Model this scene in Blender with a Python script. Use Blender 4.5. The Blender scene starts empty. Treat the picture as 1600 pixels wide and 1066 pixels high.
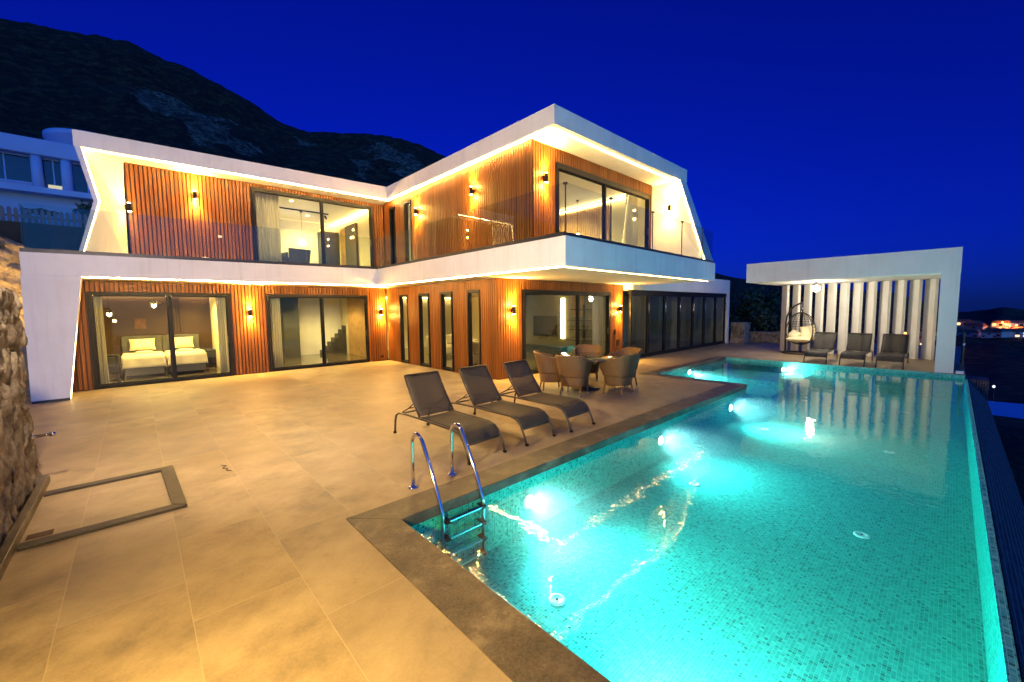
import bpy, bmesh, math, random
from mathutils import Vector, Matrix, noise
random.seed(7)
S = bpy.context.scene
COL = S.collection
PI = math.pi
R = math.radians

SUN_EL = 6; SUN_ROT = 210; SKY_TINT = (.008,.044,.80); SKY_STR = .052
SKY_GLOW = (.18,.76,2.0)
POOL_W = 205; SCONCE_W = 165; ROOM_W = 180; FLOOD_W = 650; PERG_W = 48; EXPO = 1.7

# ------------------------------------------------------------------ mesh helpers
class MB:
    """collects shapes of ONE mesh object"""
    def __init__(s):
        s.bm = bmesh.new()
    def quad(s, *p, mi=0):
        f = s.bm.faces.new([s.bm.verts.new(q) for q in p]); f.material_index = mi
        return f
    def box(s, x0, y0, z0, x1, y1, z1, mi=0):
        s.prism([(x0, y0), (x1, y0), (x1, y1), (x0, y1)], z0, z1, mi)
    def prism(s, pts, z0, z1, mi=0):
        """pts 2-D outline (counter-clockwise); z0/z1 numbers or per-point lists"""
        n = len(pts)
        a = z0 if isinstance(z0, (list, tuple)) else [z0]*n
        b = z1 if isinstance(z1, (list, tuple)) else [z1]*n
        lo = [s.bm.verts.new((p[0], p[1], a[i])) for i, p in enumerate(pts)]
        hi = [s.bm.verts.new((p[0], p[1], b[i])) for i, p in enumerate(pts)]
        fs = [s.bm.faces.new(hi), s.bm.faces.new(lo[::-1])]
        for i in range(n):
            j = (i+1) % n
            fs.append(s.bm.faces.new((lo[i], lo[j], hi[j], hi[i])))
        for f in fs: f.material_index = mi
    def obox(s, c, u, hu, hv, z0, z1, mi=0):
        """box turned in plan: centre c, unit direction u, half sizes"""
        v = (-u[1], u[0])
        pts = [(c[0]+u[0]*a*hu+v[0]*b*hv, c[1]+u[1]*a*hu+v[1]*b*hv) for a, b in ((-1,-1),(1,-1),(1,1),(-1,1))]
        s.prism(pts, z0, z1, mi)
    def hexa(s, p, mi=0):
        """8 points: bottom 4 then top 4"""
        v = [s.bm.verts.new(q) for q in p]
        for f in ((3,2,1,0),(4,5,6,7),(0,1,5,4),(1,2,6,5),(2,3,7,6),(3,0,4,7)):
            s.bm.faces.new([v[i] for i in f]).material_index = mi
    def tube(s, pts, r, n=8, mi=0, closed=False, cap=True):
        pts = [Vector(p) for p in pts]
        m = len(pts)
        rr = r if isinstance(r, (list, tuple)) else [r]*m
        rings = []
        prev = None
        for i, p in enumerate(pts):
            if closed: t = pts[(i+1) % m]-pts[i-1]
            else: t = pts[min(i+1, m-1)]-pts[max(i-1, 0)]
            t.normalize()
            if prev is None:
                a = Vector((0,0,1)) if abs(t.z) < .9 else Vector((1,0,0))
                x = t.cross(a).normalized()
            else:
                x = (prev-t*prev.dot(t)).normalized()
            prev = x
            y = t.cross(x)
            rings.append([s.bm.verts.new(p+(x*math.cos(k*2*PI/n)+y*math.sin(k*2*PI/n))*rr[i]) for k in range(n)])
        for i in range(m if closed else m-1):
            A, B = rings[i], rings[(i+1) % m]
            for k in range(n):
                f = s.bm.faces.new((A[k], A[(k+1) % n], B[(k+1) % n], B[k])); f.smooth = True; f.material_index = mi
        if cap and not closed:
            s.bm.faces.new(rings[0][::-1]).material_index = mi
            s.bm.faces.new(rings[-1]).material_index = mi
    def lathe(s, prof, c=(0,0,0), n=20, mi=0, sx=1, sy=1, smooth=True):
        rings = [[s.bm.verts.new((c[0]+r*sx*math.cos(k*2*PI/n), c[1]+r*sy*math.sin(k*2*PI/n), c[2]+z)) for k in range(n)] for r, z in prof]
        for A, B in zip(rings, rings[1:]):
            for k in range(n):
                f = s.bm.faces.new((A[k], A[(k+1) % n], B[(k+1) % n], B[k])); f.smooth = smooth; f.material_index = mi
        s.bm.faces.new(rings[0][::-1]).material_index = mi
        s.bm.faces.new(rings[-1]).material_index = mi
    def grid(s, fn, nu, nv, mi=0, smooth=True):
        """surface from fn(u,v), u,v in 0..1"""
        V = [[s.bm.verts.new(fn(i/nu, j/nv)) for j in range(nv+1)] for i in range(nu+1)]
        for i in range(nu):
            for j in range(nv):
                f = s.bm.faces.new((V[i][j], V[i+1][j], V[i+1][j+1], V[i][j+1])); f.smooth = smooth; f.material_index = mi
    def sphere(s, c, rx, ry, rz, mi=0, nu=16, nv=10):
        prof = [(max(1e-4, math.sin(PI*i/nv)), -math.cos(PI*i/nv)) for i in range(nv+1)]
        s.lathe([(r*rx, z*rz) for r, z in prof], c, nu, mi, 1, ry/rx)
    def pillow(s, c, lx, ly, lz, mi=0, n=10, rot=None):
        def fn(sign):
            def f(u, v):
                a, b = 2*u-1, 2*v-1
                h = ((1-a**4)*(1-b**4))**.5
                k = 1-.06*(1-abs(a)**2)*(abs(b)**6)-.0
                p = Vector((a*lx/2*(1-.05*(1-a*a)*0), b*ly/2, sign*h*lz/2))
                p.x *= 1-.07*(1-b*b)*abs(a)**3
                p.y *= 1-.07*(1-a*a)*abs(b)**3
                if rot: p = rot @ p
                return Vector(c)+p
            return f
        s.grid(fn(1), n, n, mi); s.grid(fn(-1), n, n, mi)
    def build(s, name, mats, parent=None, bevel=0, weld=False, solid=0, sub=0):
        if weld: bmesh.ops.remove_doubles(s.bm, verts=s.bm.verts, dist=1e-4)
        bmesh.ops.recalc_face_normals(s.bm, faces=s.bm.faces)
        me = bpy.data.meshes.new(name); s.bm.to_mesh(me); s.bm.free()
        o = bpy.data.objects.new(name, me); COL.objects.link(o)
        for m in (mats if isinstance(mats, (list, tuple)) else [mats]): me.materials.append(m)
        if parent is not None: o.parent = parent
        if solid:
            md = o.modifiers.new('thickness', 'SOLIDIFY'); md.thickness = solid; md.offset = 0
        if bevel:
            md = o.modifiers.new('edges', 'BEVEL'); md.width = bevel; md.segments = 2; md.limit_method = 'ANGLE'; md.angle_limit = R(40)
        if sub:
            md = o.modifiers.new('smooth', 'SUBSURF'); md.levels = sub; md.render_levels = sub
        return o

def tag(o, label=None, cat=None, group=None, kind=None):
    if label: o['label'] = label
    if cat: o['category'] = cat
    if group: o['group'] = group
    if kind: o['kind'] = kind
    return o
def thing(name, label, cat, loc=(0,0,0), rz=0, group=None):
    o = bpy.data.objects.new(name, None); COL.objects.link(o)
    o.empty_display_size = .2
    o.location = loc; o.rotation_euler = (0,0,rz)
    return tag(o, label, cat, group)
def dup(o, loc=None, rz=None, label=None, parent=None):
    c = o.copy(); COL.objects.link(c)
    if parent is not None: c.parent = parent
    if loc is not None: c.location = loc
    if rz is not None: c.rotation_euler = (0,0,rz)
    if label: c['label'] = label
    for ch in [x for x in bpy.data.objects if x.parent == o]:
        dup(ch, parent=c)
    return c

# ------------------------------------------------------------------ materials
class NT:
    def __init__(s, name):
        s.m = bpy.data.materials.new(name); s.m.use_nodes = True
        s.t = s.m.node_tree; s.t.nodes.clear()
        s.out = s.n('ShaderNodeOutputMaterial')
    def n(s, kind, **kw):
        nd = s.t.nodes.new(kind)
        for k, v in kw.items():
            if k[0] == 'i' and k[1:].isdigit(): nd.inputs[int(k[1:])].default_value = v
            elif hasattr(nd, k): setattr(nd, k, v)
            else: nd.inputs[k.replace('_', ' ')].default_value = v
        return nd
    def l(s, a, b): s.t.links.new(a, b)
    def coord(s, scale=(1,1,1), world=False):
        if world:
            c = s.n('ShaderNodeNewGeometry').outputs['Position']
        else:
            c = s.n('ShaderNodeTexCoord').outputs['Object']
        mp = s.n('ShaderNodeMapping'); mp.inputs['Scale'].default_value = scale
        s.l(c, mp.inputs[0]); return mp.outputs[0]
    def ramp(s, fac, stops):
        r = s.n('ShaderNodeValToRGB'); e = r.color_ramp.elements
        while len(e) < len(stops): e.new(.5)
        for k, (p, c) in enumerate(stops):
            e[k].position = p; e[k].color = (*c, 1) if len(c) == 3 else c
        s.l(fac, r.inputs[0]); return r.outputs[0]
    def noise(s, vec, scale, detail=4, rough=.55):
        t = s.n('ShaderNodeTexNoise'); t.inputs['Scale'].default_value = scale
        t.inputs['Detail'].default_value = detail; t.inputs['Roughness'].default_value = rough
        s.l(vec, t.inputs['Vector']); return t.outputs[0]
    def math(s, op, a, b=None):
        m = s.n('ShaderNodeMath', operation=op)
        for i, v in enumerate((a, b)):
            if v is None: continue
            if hasattr(v, 'links'): s.l(v, m.inputs[i])
            else: m.inputs[i].default_value = v
        return m.outputs[0]
    def mix(s, fac, a, b, blend='MIX'):
        m = s.n('ShaderNodeMix', data_type='RGBA', blend_type=blend)
        for i, v in ((0, fac), (6, a), (7, b)):
            if hasattr(v, 'links'): s.l(v, m.inputs[i])
            elif i == 0: m.inputs[0].default_value = v
            else: m.inputs[i].default_value = (*v, 1)
        return m.outputs[2]
    def bsdf(s, col, rough=.5, metal=0, bump=None, bstr=.2, bdist=.01, spec=None, **kw):
        b = s.n('ShaderNodeBsdfPrincipled')
        if hasattr(col, 'links'): s.l(col, b.inputs['Base Color'])
        else: b.inputs['Base Color'].default_value = (*col, 1)
        if hasattr(rough, 'links'): s.l(rough, b.inputs['Roughness'])
        else: b.inputs['Roughness'].default_value = rough
        b.inputs['Metallic'].default_value = metal
        if spec is not None: b.inputs['Specular IOR Level'].default_value = spec
        for k, v in kw.items(): b.inputs[k.replace('_', ' ')].default_value = v
        if bump is not None:
            bp = s.n('ShaderNodeBump'); bp.inputs['Strength'].default_value = bstr; bp.inputs['Distance'].default_value = bdist
            s.l(bump, bp.inputs['Height']); s.l(bp.outputs[0], b.inputs['Normal'])
        s.l(b.outputs[0], s.out.inputs[0]); return b

def simple(name, col, rough=.5, metal=0, var=.12, scale=6, bump=.0, bscale=40, spec=None):
    t = NT(name); v = t.coord()
    n = t.noise(v, scale)
    lo = tuple(c*(1-var) for c in col); hi = tuple(min(1, c*(1+var)) for c in col)
    c = t.ramp(n, [(.3, lo), (.7, hi)])
    t.bsdf(c, rough, metal, t.noise(v, bscale, 3) if bump else None, bump, .01, spec)
    return t.m
def emit(name, col, strength):
    t = NT(name); e = t.n('ShaderNodeEmission'); e.inputs[0].default_value = (*col, 1); e.inputs[1].default_value = strength
    t.l(e.outputs[0], t.out.inputs[0]); return t.m

M = {}
def mk_render():
    t = NT('white_render'); v = t.coord(); st = t.coord((3.2,3.2,.22)); 
    a = t.noise(st, 2.6, 6, .65); b = t.noise(v, 1.1, 5, .6); g = t.noise(v, 150, 3)
    c = t.ramp(b, [(.3, (.70,.685,.66)), (.7, (.80,.79,.77))])
    c = t.mix(t.ramp(a, [(.5, (0,0,0)), (.72, (.30,.30,.30))]), c, (.52,.49,.45))
    t.bsdf(c, .8, bump=g, bstr=.3, bdist=.004, spec=.25); return t.m
M['render'] = mk_render()
M['soffit'] = simple('white_soffit', (.8,.79,.76), .8, var=.03, scale=2)
M['black'] = simple('black_aluminium', (.008,.008,.009), .45, 0, .2, 8, spec=.2)
M['dark'] = simple('dark_grey_metal', (.05,.05,.055), .4, .6, .2, 9)
M['cream'] = simple('cream_plaster', (.68,.6,.42), .8, var=.05, scale=2)
M['brown_panel'] = simple('brown_wall_panel', (.055,.023,.006), .6, var=.15, scale=3)
M['grey_panel'] = simple('grey_panel', (.06,.06,.057), .5, var=.1, scale=3)
M['charcoal'] = simple('charcoal_door', (.04,.04,.042), .45, var=.15, scale=5)
M['linen'] = simple('white_linen', (.78,.68,.44), .9, var=.05, scale=7, bump=.3, bscale=30)
M['cushion'] = simple('cream_cushion', (.8,.7,.45), .9, var=.06, scale=7, bump=.3, bscale=25)
M['headboard'] = simple('grey_upholstery', (.12,.115,.105), .9, var=.12, scale=20)
M['sofa'] = simple('beige_upholstery', (.45,.38,.26), .9, var=.12, scale=20)
M['chrome'] = simple('polished_steel', (.75,.75,.76), .09, 1, .03, 20)
M['plastic_white'] = simple('white_plastic', (.8,.82,.82), .35, var=.03)
M['seat_tube'] = simple('bronze_painted_tube', (.05,.04,.03), .38, .35, .15, 10)
M['screen'] = simple('dark_screen', (.012,.012,.014), .12, 0, .1)
M['led'] = emit('led_strip', (1,.63,.20), 140)
M['led_soft'] = emit('led_strip_soft', (1,.66,.24), 15)
M['edge_light'] = emit('pool_edge_light', (.22,1,.85), 3.2)
M['led_in'] = emit('led_strip_inside', (1,.70,.26), 14)
M['lens'] = emit('lamp_lens', (1,.72,.3), 60)
M['bulb'] = emit('lamp_bulb', (1,.8,.45), 7)
M['globe'] = emit('globe_glow', (1,.86,.62), 22)
M['pool_lens'] = emit('pool_lamp_glass', (.85,1,1), 60)
M['town_lamp'] = emit('street_lamp_glow', (1,.30,.05), 5)
M['town_window'] = emit('lit_window', (1,.42,.12), 1.6)
M['pale_window'] = emit('dim_lit_window', (.9,.85,.6), .22)

def mk_wood():
    t = NT('wood_batten'); v = t.coord()
    mp = t.n('ShaderNodeMapping'); mp.inputs['Scale'].default_value = (9,9,.6); t.l(v, mp.inputs[0])
    g = t.noise(mp.outputs[0], 4, 6, .6)
    # each batten its own tone
    info = t.n('ShaderNodeNewGeometry'); r = info.outputs['Random Per Island']
    tone = t.ramp(r, [(0, (.165,.052,.007)), (.5, (.235,.080,.011)), (1, (.30,.112,.017))])
    c = t.mix(t.math('MULTIPLY', g, .9), tone, (.11,.03,.004))
    t.bsdf(c, .5, bump=g, bstr=.15, spec=.35); return t.m
M['wood'] = mk_wood()
M['wood_back'] = simple('wood_backing', (.04,.013,.004), .6, var=.2, scale=8)
M['slat_in'] = simple('light_wood_slat', (.42,.25,.1), .5, var=.2, scale=5)

def mk_deck():
    t = NT('stone_tile_paving'); v = t.coord()
    sep = t.n('ShaderNodeSeparateXYZ'); t.l(v, sep.inputs[0])
    # tiles .6 wide in x, 1.2 long in y, each column shifted
    cx = t.math('DIVIDE', t.math('ADD', sep.outputs[0], .455), .6)
    col = t.math('FLOOR', cx); fx = t.math('FRACT', cx)
    cy = t.math('ADD', t.math('DIVIDE', t.math('ADD', sep.outputs[1], 1.3), 1.2), t.math('MULTIPLY', col, .413))
    row = t.math('FLOOR', cy); fy = t.math('FRACT', cy)
    ex = t.math('MULTIPLY', t.math('MINIMUM', fx, t.math('SUBTRACT', 1, fx)), .6)
    ey = t.math('MULTIPLY', t.math('MINIMUM', fy, t.math('SUBTRACT', 1, fy)), 1.2)
    e = t.math('MINIMUM', ex, ey)
    joint = t.math('LESS_THAN', e, .0028)
    cmb = t.n('ShaderNodeCombineXYZ'); t.l(col, cmb.inputs[0]); t.l(row, cmb.inputs[1])
    wn = t.n('ShaderNodeTexWhiteNoise', noise_dimensions='3D'); t.l(cmb.outputs[0], wn.inputs[0])
    # cloudy veining, drawn out along a slant, different on every tile
    off = t.n('ShaderNodeVectorMath', operation='MULTIPLY_ADD'); t.l(wn.outputs[1], off.inputs[0]); off.inputs[1].default_value = (9,9,9); t.l(v, off.inputs[2])
    mp = t.n('ShaderNodeMapping'); mp.inputs['Scale'].default_value = (1.3,1.45,1); mp.inputs['Rotation'].default_value = (0,0,R(-38)); t.l(off.outputs[0], mp.inputs[0])
    n1 = t.noise(mp.outputs[0], 1.5, 10, .68)
    n2 = t.noise(v, 55, 4, .7)
    n3 = t.noise(v, .45, 3)
    c = t.ramp(n1, [(.32, (.10,.07,.033)), (.43, (.225,.16,.08)), (.54, (.325,.24,.125)), (.70, (.44,.345,.20))])
    c = t.mix(.12, c, t.ramp(n2, [(.35, (.15,.13,.11)), (.65, (.55,.5,.44))]))
    c = t.mix(t.math('MULTIPLY', wn.outputs[0], .3), c, (.26,.22,.18))
    c = t.mix(t.ramp(n3, [(.40, (0,0,0)), (.62, (.5,.5,.5))]), c, (.17,.12,.062))
    c = t.mix(t.math('MULTIPLY', joint, .36), c, (.46,.36,.22))
    rg = t.ramp(n1, [(.3, (.42,)*3), (.7, (.6,)*3)])
    h = t.math('SUBTRACT', t.math('MULTIPLY', n2, .25), t.math('MULTIPLY', joint, .8))
    t.bsdf(c, rg, bump=h, bstr=.25, bdist=.004, spec=.4); return t.m
M['deck'] = mk_deck()

def mk_coping():
    t = NT('dark_coping_stone'); v = t.coord()
    n1 = t.noise(v, 3.2, 8, .66); n2 = t.noise(v, 70, 3, .7); n3 = t.noise(v, 7, 5, .7)
    c = t.ramp(n1, [(.36, (.018,.014,.011)), (.46, (.045,.035,.026)), (.55, (.085,.066,.047)), (.66, (.20,.155,.11))])
    c = t.mix(t.ramp(n3, [(.6, (0,0,0)), (.75, (.5,.5,.5))]), c, (.2,.17,.14))
    c = t.mix(.3, c, t.ramp(n2, [(.4, (.012,.010,.008)), (.6, (.14,.11,.08))]))
    t.bsdf(c, .45, bump=n2, bstr=.3, bdist=.004); return t.m
M['coping'] = mk_coping()
M['hatch_stone'] = simple('hatch_frame_stone', (.028,.022,.017), .5, var=.4, scale=6, bump=.2)

def mk_mosaic(name, cols, grout, size=.026, rough=.6):
    t = NT(name); v = t.coord()
    wob = t.n('ShaderNodeVectorMath', operation='SCALE'); wob.inputs['Scale'].default_value = 1/size; t.l(v, wob.inputs[0])
    sep = t.n('ShaderNodeSeparateXYZ'); t.l(wob.outputs[0], sep.inputs[0])
    fl = t.n('ShaderNodeVectorMath', operation='FLOOR'); 
    ad = t.n('ShaderNodeVectorMath', operation='ADD'); ad.inputs[1].default_value = (.5,.5,.5); t.l(wob.outputs[0], ad.inputs[0]); t.l(ad.outputs[0], fl.inputs[0])
    fr = t.n('ShaderNodeVectorMath', operation='FRACTION'); t.l(ad.outputs[0], fr.inputs[0])
    s3 = t.n('ShaderNodeSeparateXYZ'); t.l(fr.outputs[0], s3.inputs[0])
    nrm = t.n('ShaderNodeNewGeometry').outputs['Normal']
    sn = t.n('ShaderNodeSeparateXYZ'); t.l(nrm, sn.inputs[0])
    g = None
    for i in range(3):
        d = t.math('ABSOLUTE', t.math('SUBTRACT', s3.outputs[i], .5))
        d = t.math('MULTIPLY', d, t.math('LESS_THAN', t.math('ABSOLUTE', sn.outputs[i]), .7))
        g = d if g is None else t.math('MAXIMUM', g, d)
    gm = t.math('GREATER_THAN', g, .44)
    wn = t.n('ShaderNodeTexWhiteNoise', noise_dimensions='3D'); t.l(fl.outputs[0], wn.inputs[0])
    c = t.ramp(wn.outputs[0], cols)
    c = t.mix(gm, c, grout)
    t.bsdf(c, rough, spec=.04 if 'dark' in name else .03); return t.m
M['mosaic'] = mk_mosaic('turquoise_mosaic', [(0,(.006,.13,.12)),(.09,(.012,.24,.20)),(.13,(.03,.36,.33)),(.5,(.05,.45,.41)),(.82,(.09,.54,.49)),(1,(.17,.63,.58))], (.24,.69,.63))
M['mosaic_dark'] = mk_mosaic('dark_blue_mosaic', [(0,(.012,.012,.016)),(.5,(.035,.036,.042)),(1,(.075,.075,.085))], (.22,.22,.28), .045, .6)

def mk_glass(name, tint=(.93,.96,.95), refl=1.0, rough=0.0):
    t = NT(name)
    tr = t.n('ShaderNodeBsdfTransparent'); tr.inputs[0].default_value = (*tint, 1)
    gl = t.n('ShaderNodeBsdfGlossy'); gl.inputs['Roughness'].default_value = rough; gl.inputs[0].default_value = (1,1,1,1)
    fr = t.n('ShaderNodeFresnel'); fr.inputs[0].default_value = 1.5
    geo = t.n('ShaderNodeNewGeometry')
    f = t.math('MULTIPLY', t.math('MULTIPLY', fr.outputs[0], refl), t.math('SUBTRACT', 1, geo.outputs['Backfacing']))
    mx = t.n('ShaderNodeMixShader'); t.l(f, mx.inputs[0]); t.l(tr.outputs[0], mx.inputs[1]); t.l(gl.outputs[0], mx.inputs[2])
    t.l(mx.outputs[0], t.out.inputs[0]); return t.m
M['glass'] = mk_glass('window_glass', (.9,.93,.9))
M['rail_glass'] = mk_glass('balustrade_glass', (.86,.9,.88))
M['tint_glass'] = mk_glass('tinted_glass', (.62,.68,.68), 1.2)

def mk_water(surface):
    t = NT('pool_water' if surface else 'pool_water_side')
    tr = t.n('ShaderNodeBsdfTransparent')
    if surface:
        tr.inputs[0].default_value = (.97,1,.99,1)
        v = t.coord()
        n1 = t.noise(v, 2.3, 3, .5); n2 = t.noise(v, 9, 2, .5)
        h = t.math('ADD', n1, t.math('MULTIPLY', n2, .22))
        bp = t.n('ShaderNodeBump'); bp.inputs['Strength'].default_value = .17; bp.inputs['Distance'].default_value = .03; t.l(h, bp.inputs['Height'])
        gl = t.n('ShaderNodeBsdfGlossy'); gl.inputs['Roughness'].default_value = .02; t.l(bp.outputs[0], gl.inputs['Normal'])
        fr = t.n('ShaderNodeFresnel'); fr.inputs[0].default_value = 1.33; t.l(bp.outputs[0], fr.inputs['Normal'])
        # seen from below the surface only lets light out
        geo = t.n('ShaderNodeNewGeometry')
        f = t.math('MULTIPLY', fr.outputs[0], t.math('SUBTRACT', 1, geo.outputs['Backfacing']))
        mx = t.n('ShaderNodeMixShader'); t.l(f, mx.inputs[0]); t.l(tr.outputs[0], mx.inputs[1]); t.l(gl.outputs[0], mx.inputs[2])
        t.l(mx.outputs[0], t.out.inputs[0])
    else:
        t.l(tr.outputs[0], t.out.inputs[0])
    if WATER_VOL:
        vs = t.n('ShaderNodeVolumeScatter'); vs.inputs['Color'].default_value = (.75,1,.97,1); vs.inputs['Density'].default_value = WATER_VOL; vs.inputs['Anisotropy'].default_value = .3
        va = t.n('ShaderNodeVolumeAbsorption'); va.inputs['Color'].default_value = (.0,.93,.86,1); va.inputs['Density'].default_value = .35
        ad = t.n('ShaderNodeAddShader'); t.l(vs.outputs[0], ad.inputs[0]); t.l(va.outputs[0], ad.inputs[1])
        t.l(ad.outputs[0], t.out.inputs['Volume'])
    return t.m
WATER_VOL = .09
M['water'] = mk_water(True); M['water_side'] = mk_water(False)

def mk_mesh_fabric():
    t = NT('brown_mesh_fabric'); v = t.coord()
    w = t.n('ShaderNodeTexNoise'); w.inputs['Scale'].default_value = 160; t.l(v, w.inputs['Vector'])
    c = t.ramp(w.outputs[0], [(.35, (.018,.015,.012)), (.65, (.048,.039,.032))])
    d = t.n('ShaderNodeBsdfPrincipled'); t.l(c, d.inputs['Base Color']); d.inputs['Roughness'].default_value = .7
    tr = t.n('ShaderNodeBsdfTransparent'); tr.inputs[0].default_value = (1,.97,.93,1)
    mx = t.n('ShaderNodeMixShader'); mx.inputs[0].default_value = .22
    t.l(d.outputs[0], mx.inputs[1]); t.l(tr.outputs[0], mx.inputs[2]); t.l(mx.outputs[0], t.out.inputs[0]); return t.m
M['textile'] = mk_mesh_fabric()

def mk_wicker():
    t = NT('woven_rattan'); v = t.coord()
    sep = t.n('ShaderNodeSeparateXYZ'); t.l(v, sep.inputs[0])
    ang = t.math('ARCTAN2', sep.outputs[1], sep.outputs[0])
    a = t.math('SINE', t.math('MULTIPLY', ang, 34)); b = t.math('SINE', t.math('MULTIPLY', sep.outputs[2], 190))
    wv = t.math('MULTIPLY', a, b)
    n = t.noise(v, 22, 4)
    c = t.ramp(wv, [(.0, (.045,.019,.005)), (.5, (.23,.105,.028)), (1, (.40,.205,.06))])
    c = t.mix(t.math('MULTIPLY', n, .6), c, (.17,.1,.045))
    t.bsdf(c, .55, bump=wv, bstr=.5, bdist=.006); return t.m
M['wicker'] = mk_wicker()

def mk_stone_wall(name, tint=(1,1,1), scale=3.0):
    t = NT(name); v0 = t.coord((1,1,.62))
    n0 = t.n('ShaderNodeTexNoise'); n0.inputs['Scale'].default_value = 2.2; n0.inputs['Detail'].default_value = 5; t.l(v0, n0.inputs['Vector'])
    wv = t.mix(.34, v0, n0.outputs['Color'])
    vo = t.n('ShaderNodeTexVoronoi', feature='DISTANCE_TO_EDGE'); vo.inputs['Scale'].default_value = scale; vo.inputs['Randomness'].default_value = 1; t.l(wv, vo.inputs['Vector'])
    vc = t.n('ShaderNodeTexVoronoi', feature='F1'); vc.inputs['Scale'].default_value = scale; t.l(wv, vc.inputs['Vector'])
    n = t.noise(v0, 7, 9, .72); nb = t.noise(v0, 1.6, 5, .6)
    def k(c): return tuple(a*b for a, b in zip(c, tint))
    st = t.ramp(vc.outputs['Color'], [(0, k((.10,.088,.075))), (.4, k((.20,.175,.15))), (.7, k((.28,.25,.215))), (1, k((.15,.115,.09)))])
    st = t.mix(t.ramp(n, [(.42, (0,0,0)), (.66, (.85,.85,.85))]), st, k((.055,.04,.03)))
    mort = t.math('MULTIPLY', t.ramp(vo.outputs[0], [(.0, (1,1,1)), (.16, (0,0,0))]), t.ramp(nb, [(.42, (0,0,0)), (.6, (.8,.8,.8))]))
    c = t.mix(mort, st, k((.27,.235,.19)))
    h = t.math('ADD', t.ramp(vo.outputs[0], [(0, (0,0,0)), (.25, (1,1,1))]), t.math('MULTIPLY', n, 1.4))
    t.bsdf(c, .95, bump=h, bstr=1, bdist=.06, spec=.2); return t.m
M['stone'] = mk_stone_wall('rubble_stone')
M['stone_pale'] = mk_stone_wall('pale_rubble_stone', (1.35,1.3,1.2), 2.2)

def mk_hill():
    t = NT('scrub_hillside'); v = t.coord(world=True)
    n = t.noise(v, .05, 8, .7); n2 = t.noise(v, .16, 8, .78)
    c = t.ramp(n2, [(.40, (.007,.0035,.001)), (.51, (.05,.024,.006)), (.62, (.20,.10,.03))])
    vo = t.n('ShaderNodeAttribute', attribute_name='rock'); 
    rn = t.math('ADD', vo.outputs['Fac'], t.math('MULTIPLY', t.math('SUBTRACT', n, .5), 3.0))
    rm = t.ramp(rn, [(.55, (0,0,0)), (.66, (1,1,1))])
    mp = t.coord((.10,.10,.03), True)
    rc = t.ramp(t.noise(mp, 3.0, 8, .72), [(.41, (.03,.022,.015)), (.49, (.14,.10,.065)), (.56, (.34,.25,.17)), (.66, (.55,.43,.3))])
    c = t.mix(rm, c, rc)
    t.bsdf(c, .95, bump=n2, bstr=1, bdist=4); return t.m
M['hill'] = mk_hill()
M['earth'] = simple('dark_earth', (.05,.042,.03), .95, var=.5, scale=.8, bump=.6, bscale=6)
M['leaf'] = simple('dark_leaf', (.035,.06,.022), .6, var=.5, scale=3)
M['bark'] = simple('bark', (.06,.045,.03), .9, var=.3, scale=12)
M['floor_in'] = simple('polished_dark_tile', (.10,.085,.06), .09, var=.15, scale=1.2)
M['sheer'] = None
def mk_sheer():
    t = NT('sheer_curtain'); v = t.coord()
    w = t.n('ShaderNodeTexWave'); w.inputs['Scale'].default_value = 6; w.inputs['Distortion'].default_value = .6; t.l(v, w.inputs['Vector'])
    d = t.n('ShaderNodeBsdfDiffuse'); t.l(t.ramp(w.outputs[1], [(.2, (.62,.58,.46)), (.8, (.75,.71,.58))]), d.inputs[0])
    tl = t.n('ShaderNodeBsdfTranslucent'); tl.inputs[0].default_value = (.75,.7,.55,1)
    a = t.n('ShaderNodeMixShader'); a.inputs[0].default_value = .45; t.l(d.outputs[0], a.inputs[1]); t.l(tl.outputs[0], a.inputs[2])
    t.l(a.outputs[0], t.out.inputs[0]); return t.m
M['sheer'] = mk_sheer()
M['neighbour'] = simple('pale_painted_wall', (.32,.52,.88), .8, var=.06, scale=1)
M['blue_glass'] = simple('night_window_glass', (.02,.03,.04), .08, 0, .1, 2, spec=.8)
M['picket'] = simple('weathered_white_paint', (.22,.2,.19), .8, var=.2, scale=5)
M['town_wall'] = simple('town_house_wall', (.5,.48,.46), .85, var=.15, scale=.2)
M['roof_tile'] = simple('dark_roof_tile', (.16,.09,.07), .85, var=.25, scale=2)
M['art'] = simple('orange_paint_panel', (.12,.05,.014), .7, var=.4, scale=7)
M['table_glass'] = simple('dark_glossy_glass', (.05,.045,.035), .04, 0, .1, 3, spec=.9)
M['dim_globe'] = emit('dim_globe', (.9,.95,1), .5)
def mk_frost():
    t = NT('frosted_glass'); a = t.n('ShaderNodeBsdfDiffuse'); a.inputs[0].default_value = (.3,.31,.33,1)
    b = t.n('ShaderNodeBsdfTransparent'); b.inputs[0].default_value = (.8,.85,.85,1)
    m = t.n('ShaderNodeMixShader'); m.inputs[0].default_value = .5; t.l(a.outputs[0], m.inputs[1]); t.l(b.outputs[0], m.inputs[2]); t.l(m.outputs[0], t.out.inputs[0]); return t.m
M['frost'] = mk_frost()
M['dark_panel'] = simple('olive_grey_wall', (.16,.15,.10), .6, var=.1, scale=3)

def wb(mb, name, mats, parent, **kw):
    """a part whose shape is given in world metres, under an unturned thing"""
    o = mb.build(name, mats, parent, **kw)
    if parent is not None and parent.type == 'EMPTY': o.location = -parent.location
    return o

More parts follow.
